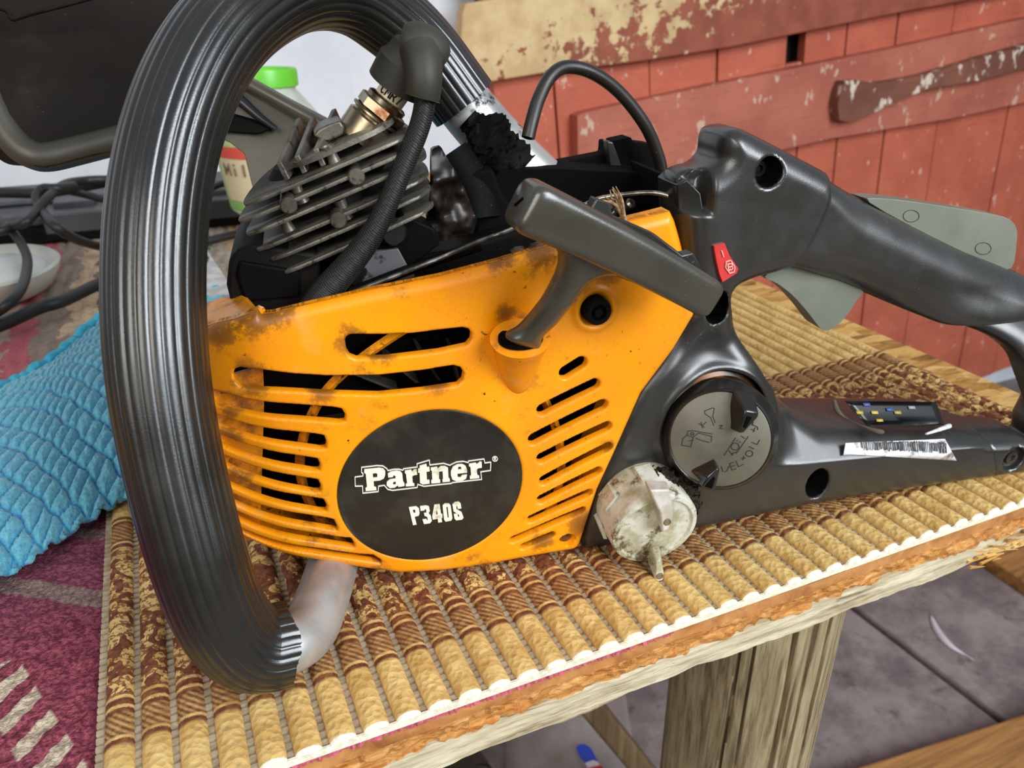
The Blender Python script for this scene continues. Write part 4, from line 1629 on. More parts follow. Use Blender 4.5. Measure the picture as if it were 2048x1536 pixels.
_bu = np.arange(body_poly[:, 0].min(), body_poly[:, 0].max(), 0.001)
_bw = np.arange(body_poly[:, 1].min(), body_poly[:, 1].max(), 0.001)
_bgu, _bgw = np.meshgrid(_bu, _bw, indexing='ij')
_bh = body_v(np.stack([_bgu.ravel(), _bgw.ravel()], 1)).reshape(len(_bu), len(_bw))


def body_v1(u, w):                # height of the moulding's face, from a table
    a = min(max((u - _bu[0]) / 0.001, 0), len(_bu) - 1.001)
    b = min(max((w - _bw[0]) / 0.001, 0), len(_bw) - 1.001)
    i, j = int(a), int(b)
    a -= i
    b -= j
    return float((_bh[i, j] * (1 - a) + _bh[i + 1, j] * a) * (1 - b) + (_bh[i, j + 1] * (1 - a) + _bh[i + 1, j + 1] * a) * b)


# screw wells: moulded cups with a screw head at the bottom
for k, (c, rx, ry, dep) in enumerate(WELLS):
    n = 48
    ang = [2 * math.pi * i / n for i in range(n)]
    rim = np.array([[c[0] + rx * math.cos(a), c[1] + ry * math.sin(a)] for a in ang])
    rv_ = body_v(rim * 1.0) + 0.0003
    bot = float(np.mean(rv_)) + dep
    V, Fc = [], []
    for sc_, dv in ((1.0, None), (0.97, bot - 0.001), (0.9, bot), (0.0, bot)):
        for i in range(n):
            V.append((c[0] + (rim[i][0] - c[0]) * sc_, rv_[i] if dv is None else dv, c[1] + (rim[i][1] - c[1]) * sc_))
    for q in range(3):
        for i in range(n):
            i2 = (i + 1) % n
            Fc.append((q * n + i, (q + 1) * n + i, (q + 1) * n + i2, q * n + i2))
    mesh('screw_well' if k < 4 else 'neck_well', V, Fc, MAT['near_black'] if k != 3 else MAT['black'], body, recalc=False, sharp=40)
    if k < 4:
        r = min(rx, ry)
        lathe('screw_head', [(0.0, 0.0008), (r * 0.2, 0.0008), (r * 0.26, 0.002), (r * 0.52, 0.0018), (r * 0.58, 0.0006), (r * 0.58, -0.0004)], (c[0], bot, c[1]), (0, -1, 0), MAT['core'] if k < 3 else MAT['handle'], body, seg=24, close=False)
# left end wall of the handle moulding, beside the cover
poly = px([(1376, 380), (1392, 366), (1412, 392), (1422, 470), (1432, 548), (1400, 640), (1384, 640)], 0.0)
prism('flank', poly, [0.010, 0.008, 0.0045, 0.0035, 0.0035, 0.005, 0.008], 0.03, MAT['black'], body, 0.0006)
# red switch sticker
rs = px([(1423, 489), (1444, 484), (1453, 507), (1471, 534), (1468, 543), (1440, 561), (1434, 545), (1427, 515)], 0.001)
rv = [min(body_v1(*p), 0.004) - 0.0014 for p in rs]
prism('red_sticker', rs, rv, [a + 0.0014 for a in rv], MAT['red_sticker'], body)
rv0 = float(np.mean(rv)) - 0.0002
stroke_mesh('stop_symbol', [[(1437, 498), (1441, 510)], [(1446, 520), (1455, 517), (1463, 530), (1462, 540), (1453, 543), (1445, 532), (1446, 520)], [(1449, 525), (1457, 523), (1459, 534), (1451, 537), (1449, 525)], [(1450, 531), (1458, 529)]],
            0.0003, lambda x, y: sv(x, y, 0.001), lambda u, w: rv0, MAT['pink_print'], body)

# ---------------------------------------------------------------- fuel cap
FVF = -0.0165
c_out = sv(1436, 867, -0.007)
r_out = (sv(1538, 867, -0.007)[0] - sv(1333, 867, -0.007)[0]) / 2
c_face = sv(1440, 879, FVF)
r_face = (sv(1527, 879, FVF)[0] - sv(1353, 879, FVF)[0]) / 2
fo = np.array([c_face[0], FVF, c_face[1]])
fax = fo - np.array([c_out[0], -0.007, c_out[1]])
fax /= np.linalg.norm(fax)
fr = r_out
fcap = lathe('fuel_cap', [(0.0, 0.0), (r_face, 0.0), (r_face * 1.02, 0.0004), (r_face * 1.05, -0.0002), (r_face * 1.07, -0.0012), (r_out * 0.985, -0.0078), (r_out, -0.0086), (r_out, -0.0098), (r_out * 0.94, -0.0105), (r_out * 0.92, -0.024)], fo, fax, MAT['cap'], saw, seg=72, close=False, sharp=35)
fcap['label'] = 'round black fuel cap with two wing lugs'
lathe('cap_face', [(0.0, 0.0003), (r_face * 0.98, 0.0003), (r_face * 0.995, 0.0001)], fo, fax, MAT['capface'], fcap, seg=72, close=False)


def on_cap(x, y):                 # crop pixel to a point on the cap's face plane
    a, b = s3(1280 + x / 5.12, 700 + y / 5.12, 0.0), s3(1280 + x / 5.12, 700 + y / 5.12, -0.03)
    d = b - a
    o_ = fo + fax * 0.0003
    return a + d * (((o_ - a) @ fax) / (d @ fax))


def ell(cx, cy, rx, ry, n=18):
    return [(cx + rx * math.cos(a), cy + ry * math.sin(a)) for a in np.linspace(0, 2 * math.pi, n + 1)]


strokes = [[(835, 1192), (850, 1246)], [(870, 1248), (890, 1235), (916, 1187)], [(960, 1148), (920, 1163), (942, 1230), (985, 1215)], [(930, 1195), (972, 1180)], [(985, 1138), (1010, 1195), (1055, 1172)],
           [(1042, 1106), (1082, 1108)], [(1068, 1088), (1052, 1126)], ell(1120, 1060, 36, 30), [(1118, 988), (1168, 1012)], [(1146, 944), (1200, 968), (1226, 922)],
           ell(975, 988, 40, 36), [(912, 1028), (948, 1078), (955, 1050)], [(940, 1062), (985, 1045)], [(1018, 945), (1032, 940)], [(992, 932), (1004, 926)], [(1036, 880), (1076, 905)],
           [(1145, 760), (1205, 790), (1205, 815)], [(1160, 740), (1150, 770)], [(1140, 810), (1175, 830)], [(1180, 795), (1160, 838)],
           [(660, 625), (748, 590), (762, 600), (745, 680), (772, 745)], [(660, 625), (668, 655), (722, 690), (757, 772)],
           [(425, 975), (440, 905), (482, 870), (545, 895), (520, 990), (425, 975)], [(482, 865), (490, 830), (540, 825), (740, 860)], [(545, 890), (600, 850), (735, 885), (730, 940)], ell(535, 858, 16, 14, 10), [(500, 930), (545, 925)],
           [(570, 900), (640, 930), (710, 945)], [(600, 750), (660, 790)], [(625, 735), (640, 800)], [(680, 740), (645, 765)], [(810, 775), (845, 770), (815, 800), (845, 805)],
           [(862, 1080), (980, 900)], [(985, 1060), (1110, 885)]]
parts = []
for ln in strokes:
    P = [on_cap(*q) for q in ln]
    for a, b in zip(P[:-1], P[1:]):
        d = b - a
        L = np.linalg.norm(d)
        if L < 1e-7:
            continue
        d /= L
        n_ = np.cross(d, fax) * 0.00016
        e_ = d * 0.0001
        q = [a - n_ - e_, b - n_ + e_, b + n_ + e_, a + n_ - e_]
        parts.append(([p - fax * 0.0002 for p in q] + [p + fax * 0.0002 for p in q], [(0, 3, 2, 1), (4, 5, 6, 7), (0, 1, 5, 4), (1, 2, 6, 5), (2, 3, 7, 6), (3, 0, 4, 7)]))
V, Fc = join(parts)
mesh('moulded_markings', V, Fc, MAT['engraving_shade'], fcap, smooth=False)  # raised dark strokes paint the shade of the engraved marks


def lug(name, base, top, v0, v1, mat, parent, bev=0.0008):
    """a wedge lug: base polygon at v0, top polygon nearer the camera at v1"""
    n = len(base)
    assert n == len(top)
    V = [(p[0], v0, p[1]) for p in base] + [(p[0], v1, p[1]) for p in top]
    tri = tessellate_polygon([[Vector((p[0], p[1], 0)) for p in base]])
    Fc = [tuple(t) for t in tri] + [tuple(i + n for i in reversed(t)) for t in tessellate_polygon([[Vector((p[0], p[1], 0)) for p in top]])]
    Fc += [(i, (i + 1) % n, (i + 1) % n + n, i + n) for i in range(n)]
    o = mesh(name, V, Fc, mat, parent, sharp=30)
    if bev:
        bevel(o, bev, 2)
    return o


KB = lambda pts, v: [sv(1280 + x / 5.12, 700 + y / 5.12, v) for x, y in pts]
va, vb_ = FVF + 0.003, FVF - 0.0075
for bpts, tpts, hpts in ((((945, 400), (1160, 430), (1190, 520), (1000, 780), (880, 790), (905, 600)), ((1085, 625), (1215, 640), (1210, 690), (1060, 850), (1010, 850), (1055, 690)), ((1100, 680), (1145, 690), (1080, 805), (1060, 795))),
                         (((480, 1220), (730, 1040), (790, 1120), (800, 1250), (650, 1360), (560, 1360)), ((700, 1300), (790, 1215), (815, 1230), (765, 1435), (640, 1412), (632, 1392)), ((755, 1305), (770, 1310), (735, 1420), (670, 1400)))):
    lg = lug('lug', KB(bpts, va), KB(tpts, vb_), va, vb_, MAT['cap'], fcap)
    lug('lug', KB(hpts, vb_), KB(hpts, vb_ - 0.0003), vb_ + 0.001, vb_ - 0.0004, MAT['hole_shade'], fcap, 0)  # black patch painting the shade in the hole of the lug's top
# amber brown neck ring in the recess
nk = np.array([NECK[0], 0.006, NECK[1]])
mm = M('amber_neck', 0.3)
mm.color(mm.mix(mm.step(mm.noise(34, 3), 0.42, 0.58), (128, 74, 18), (44, 28, 14)))
lathe('filler_neck', [(0.0265, 0.0), (0.0262, 0.004), (0.0245, 0.0052), (0.0235, 0.009), (0.0225, 0.009), (0.0225, -0.002)], nk, (0, -1, 0), mm.m, saw, seg=64, close=False)

# ---------------------------------------------------------------- oil cap
OVF = -0.019
occ = sv(1311, 1060, OVF)
orr = (sv(1395, 1060, OVF)[0] - sv(1228, 1060, OVF)[0]) / 2
oax = np.array([0.0, -0.985, -0.17])
oax /= np.linalg.norm(oax)
oo = np.array([occ[0], OVF, occ[1]])
ocap = lathe('oil_cap', [(0.0, -0.0012), (orr * 0.84, -0.0012), (orr * 0.88, 0.0), (orr * 0.97, -0.0002), (orr, -0.0016), (orr * 1.0, -0.006), (orr * 1.02, -0.012), (orr * 1.04, -0.013), (orr * 1.04, -0.02), (orr * 1.0, -0.026)], oo, oax, MAT['oilcap'], saw, seg=64, close=False, sharp=40)
ocap['label'] = 'stained white oil cap with two finger lugs'
O4 = lambda pts, v: [sv(1150 + x / 5.907, 930 + y / 5.907, v) for x, y in pts]
va, vb_ = OVF + 0.001, OVF - 0.008
lug('lug', O4(((815, 180), (1075, 185), (1130, 350), (1120, 640), (1010, 770), (930, 560), (870, 350)), va), O4(((885, 300), (1115, 290), (1140, 420), (1160, 580), (1110, 760), (1040, 800), (1010, 580)), vb_), va, vb_, MAT['oilcap_clean'], ocap)
lug('lug', O4(((890, 960), (990, 940), (1030, 1120), (960, 1200), (850, 1130)), va), O4(((960, 1150), (1010, 1120), (1050, 1290), (1045, 1365), (950, 1385)), vb_), va, vb_, MAT['oilcap'], ocap)
p = O4(((1090, 672), (1000, 1310), (1190, 890)), vb_)
for q, vv in ((p[0], vb_), (p[1], vb_)):
    lathe('lug_hole', [(0.0, 0.0002), (0.0012, 0.0002), (0.0014, 0.0006), (0.0018, 0.0004), (0.0019, -0.0004)], (q[0], vv, q[1]), (0, -1, 0), simple('lug_hole_brown', (120, 100, 70), 0.7), ocap, seg=16, close=False)  # brown buttons marking the holes in the lugs
# rim tabs round the oil cap
for a in (200, 250, 345, 30, 95, 150):
    a = rad(a)
    c_ = oo - oax * 0.016
    e1 = np.array([1, 0, 0])
    e2 = np.cross(oax, e1)
    d1 = e1 * math.cos(a) + e2 * math.sin(a)
    t1 = -e1 * math.sin(a) + e2 * math.cos(a)
    pc = c_ + d1 * orr * 1.02
    V = []
    for h_ in (-0.004, 0.006):
        for s_, r_ in ((-0.005, 0.0), (-0.004, 0.0016), (0.004, 0.0016), (0.005, 0.0)):
            V.append(pc + t1 * s_ + d1 * r_ + oax * h_)
    mesh('rim_tab', V, [(0, 1, 2, 3), (7, 6, 5, 4), (0, 4, 5, 1), (1, 5, 6, 2), (2, 6, 7, 3), (3, 7, 4, 0)], MAT['oilcap'], ocap, smooth=False)
v, f = tube_data(catmull([s3(1262, 968, -0.004), s3(1300, 955, -0.006), s3(1345, 962, -0.008), s3(1378, 992, -0.010), s3(1386, 1020, -0.010)], 8), lambda s_: 0.0035 + 0.0012 * math.sin(math.pi * s_), 28)
v = np.array(v)
v = v + (vnoise(v + 4, 420)[:, None] - 0.5) * np.array([0.004, -0.005, 0.004]) + (vnoise(v + 8, 1100)[:, None] - 0.5) * 0.003
mesh('caked_sawdust', v, f, simple('black_sawdust', (24, 20, 15), 0.95, 0, (60, 52, 40), 700, spec=0.1), saw, sharp=180)
lathe('oil_neck', [(orr * 1.0, 0.0), (orr * 1.05, -0.004), (orr * 1.06, -0.012)], oo - oax * 0.024, oax, MAT['near_black'], saw, seg=48, close=False)

# ---------------------------------------------------------------- trigger, lock-out, labels on the tank
poly = catmull(px([(1520, 548), (1560, 528), (1620, 535), (1712, 570), (1702, 598), (1680, 630), (1655, 652), (1640, 655), (1628, 648), (1605, 618), (1575, 585), (1545, 562)], 0.018), 3, True)
o = prism('throttle_trigger', poly, 0.014, 0.026, MAT['greyplastic'], saw, 0.0012)
poly = catmull(px([(1722, 400), (1752, 392), (1850, 404), (1970, 424), (2000, 434), (2014, 452), (2014, 480), (2004, 530), (1960, 520), (1850, 470)], 0.02), 3, True)
o = prism('throttle_lock', poly, 0.014, 0.026, MAT['greyplastic'], saw, 0.001)
for c_ in ((1822, 432), (1966, 497)):
    circ = [(c_[0] + 16 * math.cos(a), c_[1] + 12 * math.sin(a)) for a in np.linspace(0, 2 * math.pi, 17)]
    stroke_mesh('ring_mark', [circ], 0.00022, lambda x, y: sv(x, y, 0.014), lambda u, w: 0.0139, MAT['engraving_shade'], o, thick=0.0001)


def on_body(pts, lift=0.0004):
    out = []
    for x, y in pts:
        v = 0.002
        for _ in range(6):
            q = sv(x, y, v)
            v = body_v1(*q)
        q = sv(x, y, v - lift)
        out.append(np.array([q[0], v - lift, q[1]]))
    return out


def body_patch(name, quad, nu, nv, mat, lift=0.0004, curl=None, th=0.0003):
    """a sticker: bilinear patch of pixel corners laid on the moulding"""
    a, b, c_, d = [np.array(q, float) for q in quad]
    P = []
    for j in range(nv + 1):
        for i in range(nu + 1):
            s_, t_ = i / nu, j / nv
            P.append(tuple((a * (1 - s_) + b * s_) * (1 - t_) + (d * (1 - s_) + c_ * s_) * t_))
    V = on_body(P, lift)
    if curl:
        for j in range(nv + 1):
            for i in range(nu + 1):
                V[j * (nu + 1) + i] = V[j * (nu + 1) + i] + np.array(curl(i / nu, j / nv))
    Fc = [(j * (nu + 1) + i, j * (nu + 1) + i + 1, (j + 1) * (nu + 1) + i + 1, (j + 1) * (nu + 1) + i) for j in range(nv) for i in range(nu)]
    o = mesh(name, V, Fc, mat, body, recalc=False)
    m = o.modifiers.new('solid', 'SOLIDIFY')
    m.thickness = th
    m.offset = 0
    return o


st = body_patch('barcode_sticker', ((1685, 886), (1890, 878), (1913, 921), (1684, 908)), 24, 4, MAT['paper'], 0.0006,
                lambda s_, t_: (0.0, -0.0022 * max(0, 1 - s_ / 0.12) ** 2 * (1 - t_ * .5), 0.0012 * max(0, 1 - s_ / 0.12) ** 2 * (1 - t_)))
x = 1722.0
bars = []
while x < 1890:
    w_ = random.choice((1.0, 1.0, 1.8, 2.6))
    t_ = (x - 1685) / 215
    yb = 884 - 4 * t_ + random.uniform(0, 2)
    yl = 899 + 9 * t_ - random.uniform(0, 5)
    P = on_body([(x, yb), (x + w_, yb), (x + w_ + 2.0, yl), (x + 2.0, yl)], 0.0010)
    bars.append((P, [(0, 1, 2, 3)]))
    x += w_ + random.choice((1.2, 1.6, 2.4))
V, Fc = join(bars)
o = mesh('barcode', V, Fc, MAT['ink'], body, smooth=False, recalc=False)
m = o.modifiers.new('solid', 'SOLIDIFY')
m.thickness = 0.0002
body_patch('warning_decal', ((1690, 802), (1872, 804), (1888, 850), (1735, 852)), 14, 5, simple('black_decal', (16, 16, 16), 0.25), 0.0004)
for q, c_ in (((1712, 822), (190, 160, 40)), ((1726, 806), (70, 90, 160)), ((1752, 838), (200, 170, 60)), ((1742, 822), (196, 176, 70)), ((1772, 816), (54, 90, 150)), ((1788, 822), (170, 150, 70)), ((1816, 812), (150, 150, 150))):
    body_patch('decal_pictogram', ((q[0], q[1]), (q[0] + 13, q[1]), (q[0] + 15, q[1] + 6), (q[0] + 2, q[1] + 6)), 2, 2, simple('pictogram', c_, 0.4), 0.0010, th=0.0002)
P = on_body([(1668, 800), (1674, 820), (1690, 835), (1720, 850), (1752, 862), (1766, 864)], 0.0014)
tube('torn_decal_edge', catmull(P, 5), lambda s_: 0.0014 * (0.6 + 0.4 * math.sin(9 * s_)), simple('felted_glue', (84, 76, 62), 0.95), body, seg=8)
P = on_body([(1852, 868), (1876, 860), (1898, 852)], 0.002)
tube('torn_decal_curl', catmull(P, 5), lambda s_: 0.0006 + 0.0009 * s_, MAT['paper'], body, seg=8)

# ---------------------------------------------------------------- pull handle
PV0, PV1 = -0.040, -0.030
A = s3(1040, 405, PV0)
B = s3(1416, 596, PV1)
d = B - A
L = np.linalg.norm(d)
d /= L
yv = np.array([0, 1.0, 0])
wv = np.cross(d, yv)
if wv[2] < 0:
    wv = -wv
yv = np.cross(wv, d)
if yv[1] < 0:
    yv = -yv
V, Fc = [], []
ns, sg = 26, 40
stations = [(-0.0005, 0.70), (0.0005, 0.86), (0.002, 0.95), (0.004, 1.0)] + [(x, 1.0) for x in np.linspace(0.008, L - 0.004, 18)] + [(L - 0.002, 0.96), (L - 0.0006, 0.86), (L + 0.0002, 0.72)]
for s_, k in stations:
    t = s_ / L
    hw = (0.0092 - 0.0016 * t) * k
    hd = (0.0088 - 0.001 * t) * k
    bow = 0.0012 * math.sin(math.pi * min(max(t, 0), 1))
    for i in range(sg):
        a = 2 * math.pi * i / sg
        ca, sa = math.cos(a), math.sin(a)
        e = 0.42
        V.append(A + d * s_ + wv * (hw * math.copysign(abs(sa) ** e, sa) + bow) + yv * hd * math.copysign(abs(ca) ** e, ca))
for k in range(len(stations) - 1):
    for i in range(sg):
        j = (i + 1) % sg
        Fc.append((k * sg + i, k * sg + j, (k + 1) * sg + j, (k + 1) * sg + i))
Fc.append(tuple(range(sg)))
Fc.append(tuple((len(stations) - 1) * sg + i for i in range(sg)))
pull = mesh('pull_handle', V, Fc, MAT['pull'], saw, sharp=60)
pull['label'] = 'dark T-shaped starter pull handle'
# stem with flared root
stem_px = catmull([(1092, 470), (1112, 500), (1112, 532), (1096, 568), (1066, 612), (1036, 650), (1014, 664), (1012, 676), (1048, 694), (1078, 692), (1084, 668), (1110, 640), (1140, 598), (1166, 566), (1192, 552), (1225, 549), (1268, 562), (1240, 510), (1160, 470)], 4, True)
zv = lambda y: np.interp(y, [470, 560, 690], [-0.033, -0.027, -0.0135])
stem_poly = np.array([sv(x, y, zv(y)) for x, y in stem_px])
wt, wb_ = sv(1110, 500, -0.033)[1], sv(1044, 690, -0.0135)[1]
V2, Fc = field_mesh(stem_poly.min(0) - 0.001, stem_poly.max(0) + 0.001, 0.0006, lambda P: sdf_poly(P, stem_poly))
dd_ = np.maximum(-sdf_poly(V2, stem_poly), 0)
rr_ = 0.0078
tt_ = np.sqrt(np.maximum(rr_ ** 2 - np.clip(rr_ - dd_, 0, rr_) ** 2, 0)) * 0.95
vc_ = np.interp(V2[:, 1], [wb_, (wb_ + wt) / 2, wt], [-0.0135, -0.026, -0.033])
V, F2 = solid_data(V2, Fc, vc_ - tt_, vc_ + tt_)
mesh('stem', V, F2, MAT['pull'], pull, sharp=60)
# dark flange behind the bar and its end groove
fl = [A + d * (L * t) + wv * h_ for t, h_ in ((0.30, 0.004), (0.30, 0.0128), (0.36, 0.0135), (0.41, 0.0104), (0.62, 0.0118), (0.80, 0.0098), (0.84, 0.0125), (0.92, 0.009), (0.97, 0.004))]
plane_prism('flange', [p + yv * 0.004 for p in fl], yv * 0.005, MAT['black'], pull, bev=0.0006)
e0 = A - d * 0.0007
stroke = [e0 + wv * 0.0018 - yv * 0.002, e0 - wv * 0.0016 + yv * 0.001]
tube('end_groove_shade', stroke, 0.0005, MAT['hole_shade'], pull, seg=8)  # black rod painting the shade in the groove of the bar's end
# knotted cord end
for k in range(9):
    a = s3(1250, 440, 0.0) + np.random.randn(3) * 0.0006
    b = s3(1236 + k, 405, 0.002) + np.random.randn(3) * 0.001
    c_ = s3(1205 + 4 * k, 378 + 2 * (k % 3), 0.004) + np.random.randn(3) * 0.002
    if k == 0:
        root_c = tube('cord_end', catmull([a - np.array([0, 0, .002]), a, b, c_], 6), lambda s_: 0.0014 - 0.0011 * s_, MAT['rope'], saw, seg=8)
        root_c['label'] = 'frayed beige cord end'
    else:
        tube('strand', catmull([a, b, c_], 6), lambda s_: 0.0008 - 0.0006 * s_, MAT['rope'], root_c, seg=6)

# ---------------------------------------------------------------- cylinder with cooling fins
c2 = lambda x, y: (440 + x / 3.571, 200 + y / 3.571)
VF = 0.025
Fl = s3(*c2(130, 885), VF)
Fr_ = s3(*c2(1440, 330), VF)
fa = (Fr_ - Fl) / np.linalg.norm(Fr_ - Fl)
fn = np.array([-fa[2], 0, fa[0]])
cyl_c = (Fl + Fr_) / 2 + np.array([0, 0.033, 0])
cyl = lathe('cylinder', [(0.0, -0.036), (0.024, -0.036), (0.024, 0.006), (0.020, 0.009), (0.0, 0.0095)], cyl_c, fn, MAT['core'], saw, seg=40, close=False)
cyl['label'] = 'greasy finned engine cylinder'


def fin_outline(wl, wr, dep, tipl):
    """plan of one fin in (along, back): pointed rounded front-left tip, rounded right"""
    pts = [(-wl, 0.006 + tipl), (-wl + 0.004, 0.0008), (-wl + 0.012, -0.001), (0.0, -0.0012), (wr - 0.012, -0.0002), (wr - 0.004, 0.003), (wr, 0.010), (wr + 0.001, dep * 0.5), (wr - 0.004, dep - 0.008),
           (wr - 0.014, dep), (-wl + 0.022, dep), (-wl + 0.010, dep - 0.012), (-wl + 0.003, dep * 0.45)]
    return catmull(pts, 4, True)


FINS = [((165, 765), (1380, 250)), ((130, 885), (1440, 330)), ((185, 975), (1500, 420)), ((240, 1080), (1520, 560)), ((350, 1160), (1530, 650)), ((400, 1240), (1560, 790))]
fin_planes = []
for i, (l_, r_) in enumerate(FINS):
    pl_, pr_ = s3(*c2(*l_), VF), s3(*c2(*r_), VF)
    o_ = (pl_ + pr_) / 2
    o_ = o_ + (cyl_c - o_) @ fa * fa
    wl = (o_ - pl_) @ fa
    wr = (pr_ - o_) @ fa
    fin_planes.append(o_)
    out = fin_outline(wl, wr, 0.066, 0.0)
    V = []
    for h_, k in ((-0.0007, 1.0), (0.0002, 1.004), (0.0008, 0.992)):
        for x_, y_ in out:
            q = o_ + fa * x_ * k + np.array([0, 1, 0]) * ((y_ - 0.033) * k + 0.033) + fn * h_
            V.append(q)
    n = len(out)
    tri = tessellate_polygon([[Vector((p[0], p[1], 0)) for p in out]])
    Fc = [tuple(t) for t in tri] + [tuple(t_ + 2 * n for t_ in reversed(t)) for t in tri]
    for k in range(2):
        Fc += [(k * n + a, k * n + (a + 1) % n, (k + 1) * n + (a + 1) % n, (k + 1) * n + a) for a in range(n)]
    mesh('fin', V, Fc, MAT['fin'], cyl, sharp=50)
# head plate above the top fin, smaller
o_ = fin_planes[0] + fn * 0.0058
hp = s3(*c2(420, 520), VF)
wl = (o_ - hp) @ fa
out = catmull([(-wl, 0.012), (-wl + 0.006, 0.008), (-0.006, 0.004), (0.014, 0.004), (0.028, 0.008), (0.034, 0.02), (0.032, 0.05), (0.0, 0.058), (-wl + 0.006, 0.05), (-wl, 0.03)], 4, True)
n = len(out)
V = [o_ + fa * x_ + np.array([0, 1, 0]) * y_ + fn * h_ for h_ in (-0.0012, 0.0008) for x_, y_ in out]
tri = tessellate_polygon([[Vector((p[0], p[1], 0)) for p in out]])
Fc = [tuple(t) for t in tri] + [tuple(t_ + n for t_ in reversed(t)) for t in tri] + [(a, (a + 1) % n, (a + 1) % n + n, a + n) for a in range(n)]
mesh('head_plate', V, Fc, MAT['fin'], cyl, sharp=50)
# upright head ribs
for (x0, y0_), (x1, y1_), hh in (((430, 470), (600, 215), 0.006), ((555, 420), (700, 205), 0.006), ((690, 370), (850, 150), 0.006)):
    a = s3(*c2(x0, y0_), 0.033)
    b = s3(*c2(x1, y1_), 0.068)
    t = fa * 0.0011
    up = fn * hh
    V = [a - t - up, a + t - up, b + t - up, b - t - up, a - t + up * 0.2, a + t + up * 0.2, b + t + up * .9, b - t + up * .9]
    o = mesh('head_rib', V, [(0, 3, 2, 1), (4, 5, 6, 7), (0, 1, 5, 4), (1, 2, 6, 5), (2, 3, 7, 6), (3, 0, 4, 7)], MAT['fin'], cyl, smooth=False)
    bevel(o, 0.0004, 2)
poly = px([c2(660, 235), c2(700, 190), c2(760, 160), c2(850, 130), c2(880, 175), c2(870, 230), c2(790, 270), c2(720, 270)], 0.05)
prism('head_boss', poly, 0.042, 0.062, MAT['fin'], cyl, 0.001)
# cast pins between the fins
for x, y in ((975, 550), (490, 755), (845, 860)):
    p = s3(*c2(x, y), VF - 0.002)
    lathe('cast_pin', [(0.0, 0.0006), (0.0028, 0.0006), (0.0033, 0.0), (0.0033, -0.02)], p, (0, -1, 0), MAT['fin'], cyl, seg=20, close=False)
for x, y, hgt in ((800, 400, 0.006), (560, 660, 0.006), (880, 780, .006), (470, 880, .005), (500, 760, .005)):
    p = s3(*c2(x, y), VF + 0.008)
    lathe('web_post', [(0.0028, -hgt * .7), (0.0022, 0.0), (0.0028, hgt * .7)], p, fn, MAT['fin'], cyl, seg=12, close=False)

# ---------------------------------------------------------------- spark plug, boot, lead
pb = s3(738, 256, 0.052)
pt = s3(812, 150, 0.050)
ax = (pt - pb) / np.linalg.norm(pt - pb)
plug = lathe('spark_plug', [(0.0, -0.00600), (0.0112, -0.00600), (0.0112, 0.00324), (0.0100, 0.00396), (0.0098, 0.00468), (0.0112, 0.00540), (0.0112, 0.00612), (0.0095, 0.00662)], pb, ax * 1.0, MAT['plug'], saw, seg=40, close=False)
v, f = lathe_data([(0.0098, 0.00662), (0.0108, 0.00720), (0.0108, 0.01080), (0.0098, 0.01138), (0.0080, 0.01166)], pb, ax * 1.0, seg=6, close=False)
mesh('hex_nut', v, f, MAT['plug'], plug, smooth=False)
lathe('plug_collar', [(0.0086, 0.01116), (0.0088, 0.01332), (0.0078, 0.01404), (0.0062, 0.01426)], pb, ax * 1.0, MAT['plug'], plug, seg=36, close=False)
lathe('insulator', [(0.0064, 0.01368), (0.0064, 0.02304), (0.005, 0.02448), (0.005, 0.02880)], pb, ax * 1.0, MAT['ceramic'], plug, seg=36, close=False)
# lettering on the insulator: strokes bent round it
e1 = np.cross(ax, [0, -1.0, 0])
e1 /= np.linalg.norm(e1)
e2 = np.cross(e1, ax)
if e2[1] > 0:
    e2 = -e2
GL = {'C': [[(1, .85), (.6, 1), (.2, .8), (.1, .5), (.2, .2), (.6, 0), (1, .15)]], 'M': [[(0, 0), (.1, 1), (.5, .35), (.9, 1), (1, 0)]], 'R': [[(0, 0), (0, 1), (.7, 1), (.9, .75), (.7, .5), (0, .5)], [(.5, .5), (1, 0)]],
      '7': [[(0, 1), (1, 1), (.4, 0)]], 'A': [[(0, 0), (.5, 1), (1, 0)], [(.2, .35), (.8, .35)]]}
parts = []
for k, ch in enumerate('CMR7'):
    for ln in GL[ch]:
        pts = []
        for gx, gy in ln:
            th = -0.95 + (k + gx * 0.72) * 0.40
            h_ = 0.0150 + gy * 0.0036
            pts.append(pb + ax * h_ + (e2 * math.cos(th) + e1 * math.sin(th)) * 0.00655)
        parts.append(tube_data(pts, 0.00032, 6))
V, Fc = join(parts)
mesh('insulator_lettering', V, Fc, MAT['ink'], plug, smooth=False)
# rubber boot: skirt on the plug, cap, and elbow down to the lead
BX = lambda x, y: (400 + x / 3.413, y / 3.413)
sk0 = pb + ax * 0.0208
sk1 = s3(*BX(1480, 330), 0.046)
sax = (sk1 - sk0) / np.linalg.norm(sk1 - sk0)
sl = np.linalg.norm(sk1 - sk0)
boot = lathe('plug_boot', [(0.0088, 0.0), (0.0128, 0.0), (0.0125, 0.010), (0.0110, sl * 0.7), (0.0095, sl), (0.0, sl + 0.002)], sk0, sax, MAT['rubber'], saw, seg=36, close=False)
boot['label'] = 'dusty black rubber spark plug boot'
capx = catmull([s3(*BX(1400, 285), 0.044), s3(*BX(1480, 300), 0.042), s3(*BX(1570, 345), 0.042), s3(*BX(1625, 400), 0.044)], 6)
tube('boot_cap', capx, lambda s_: 0.0052 + 0.0026 * math.sin(math.pi * (0.15 + 0.75 * s_)), MAT['rubber'], boot, seg=24, squash=(1.1, 1.0))
elb = catmull([s3(*BX(1500, 350), 0.040), s3(*BX(1520, 440), 0.036), s3(*BX(1525, 540), 0.034), s3(*BX(1520, 640), 0.034), s3(*BX(1515, 668), 0.034)], 8)
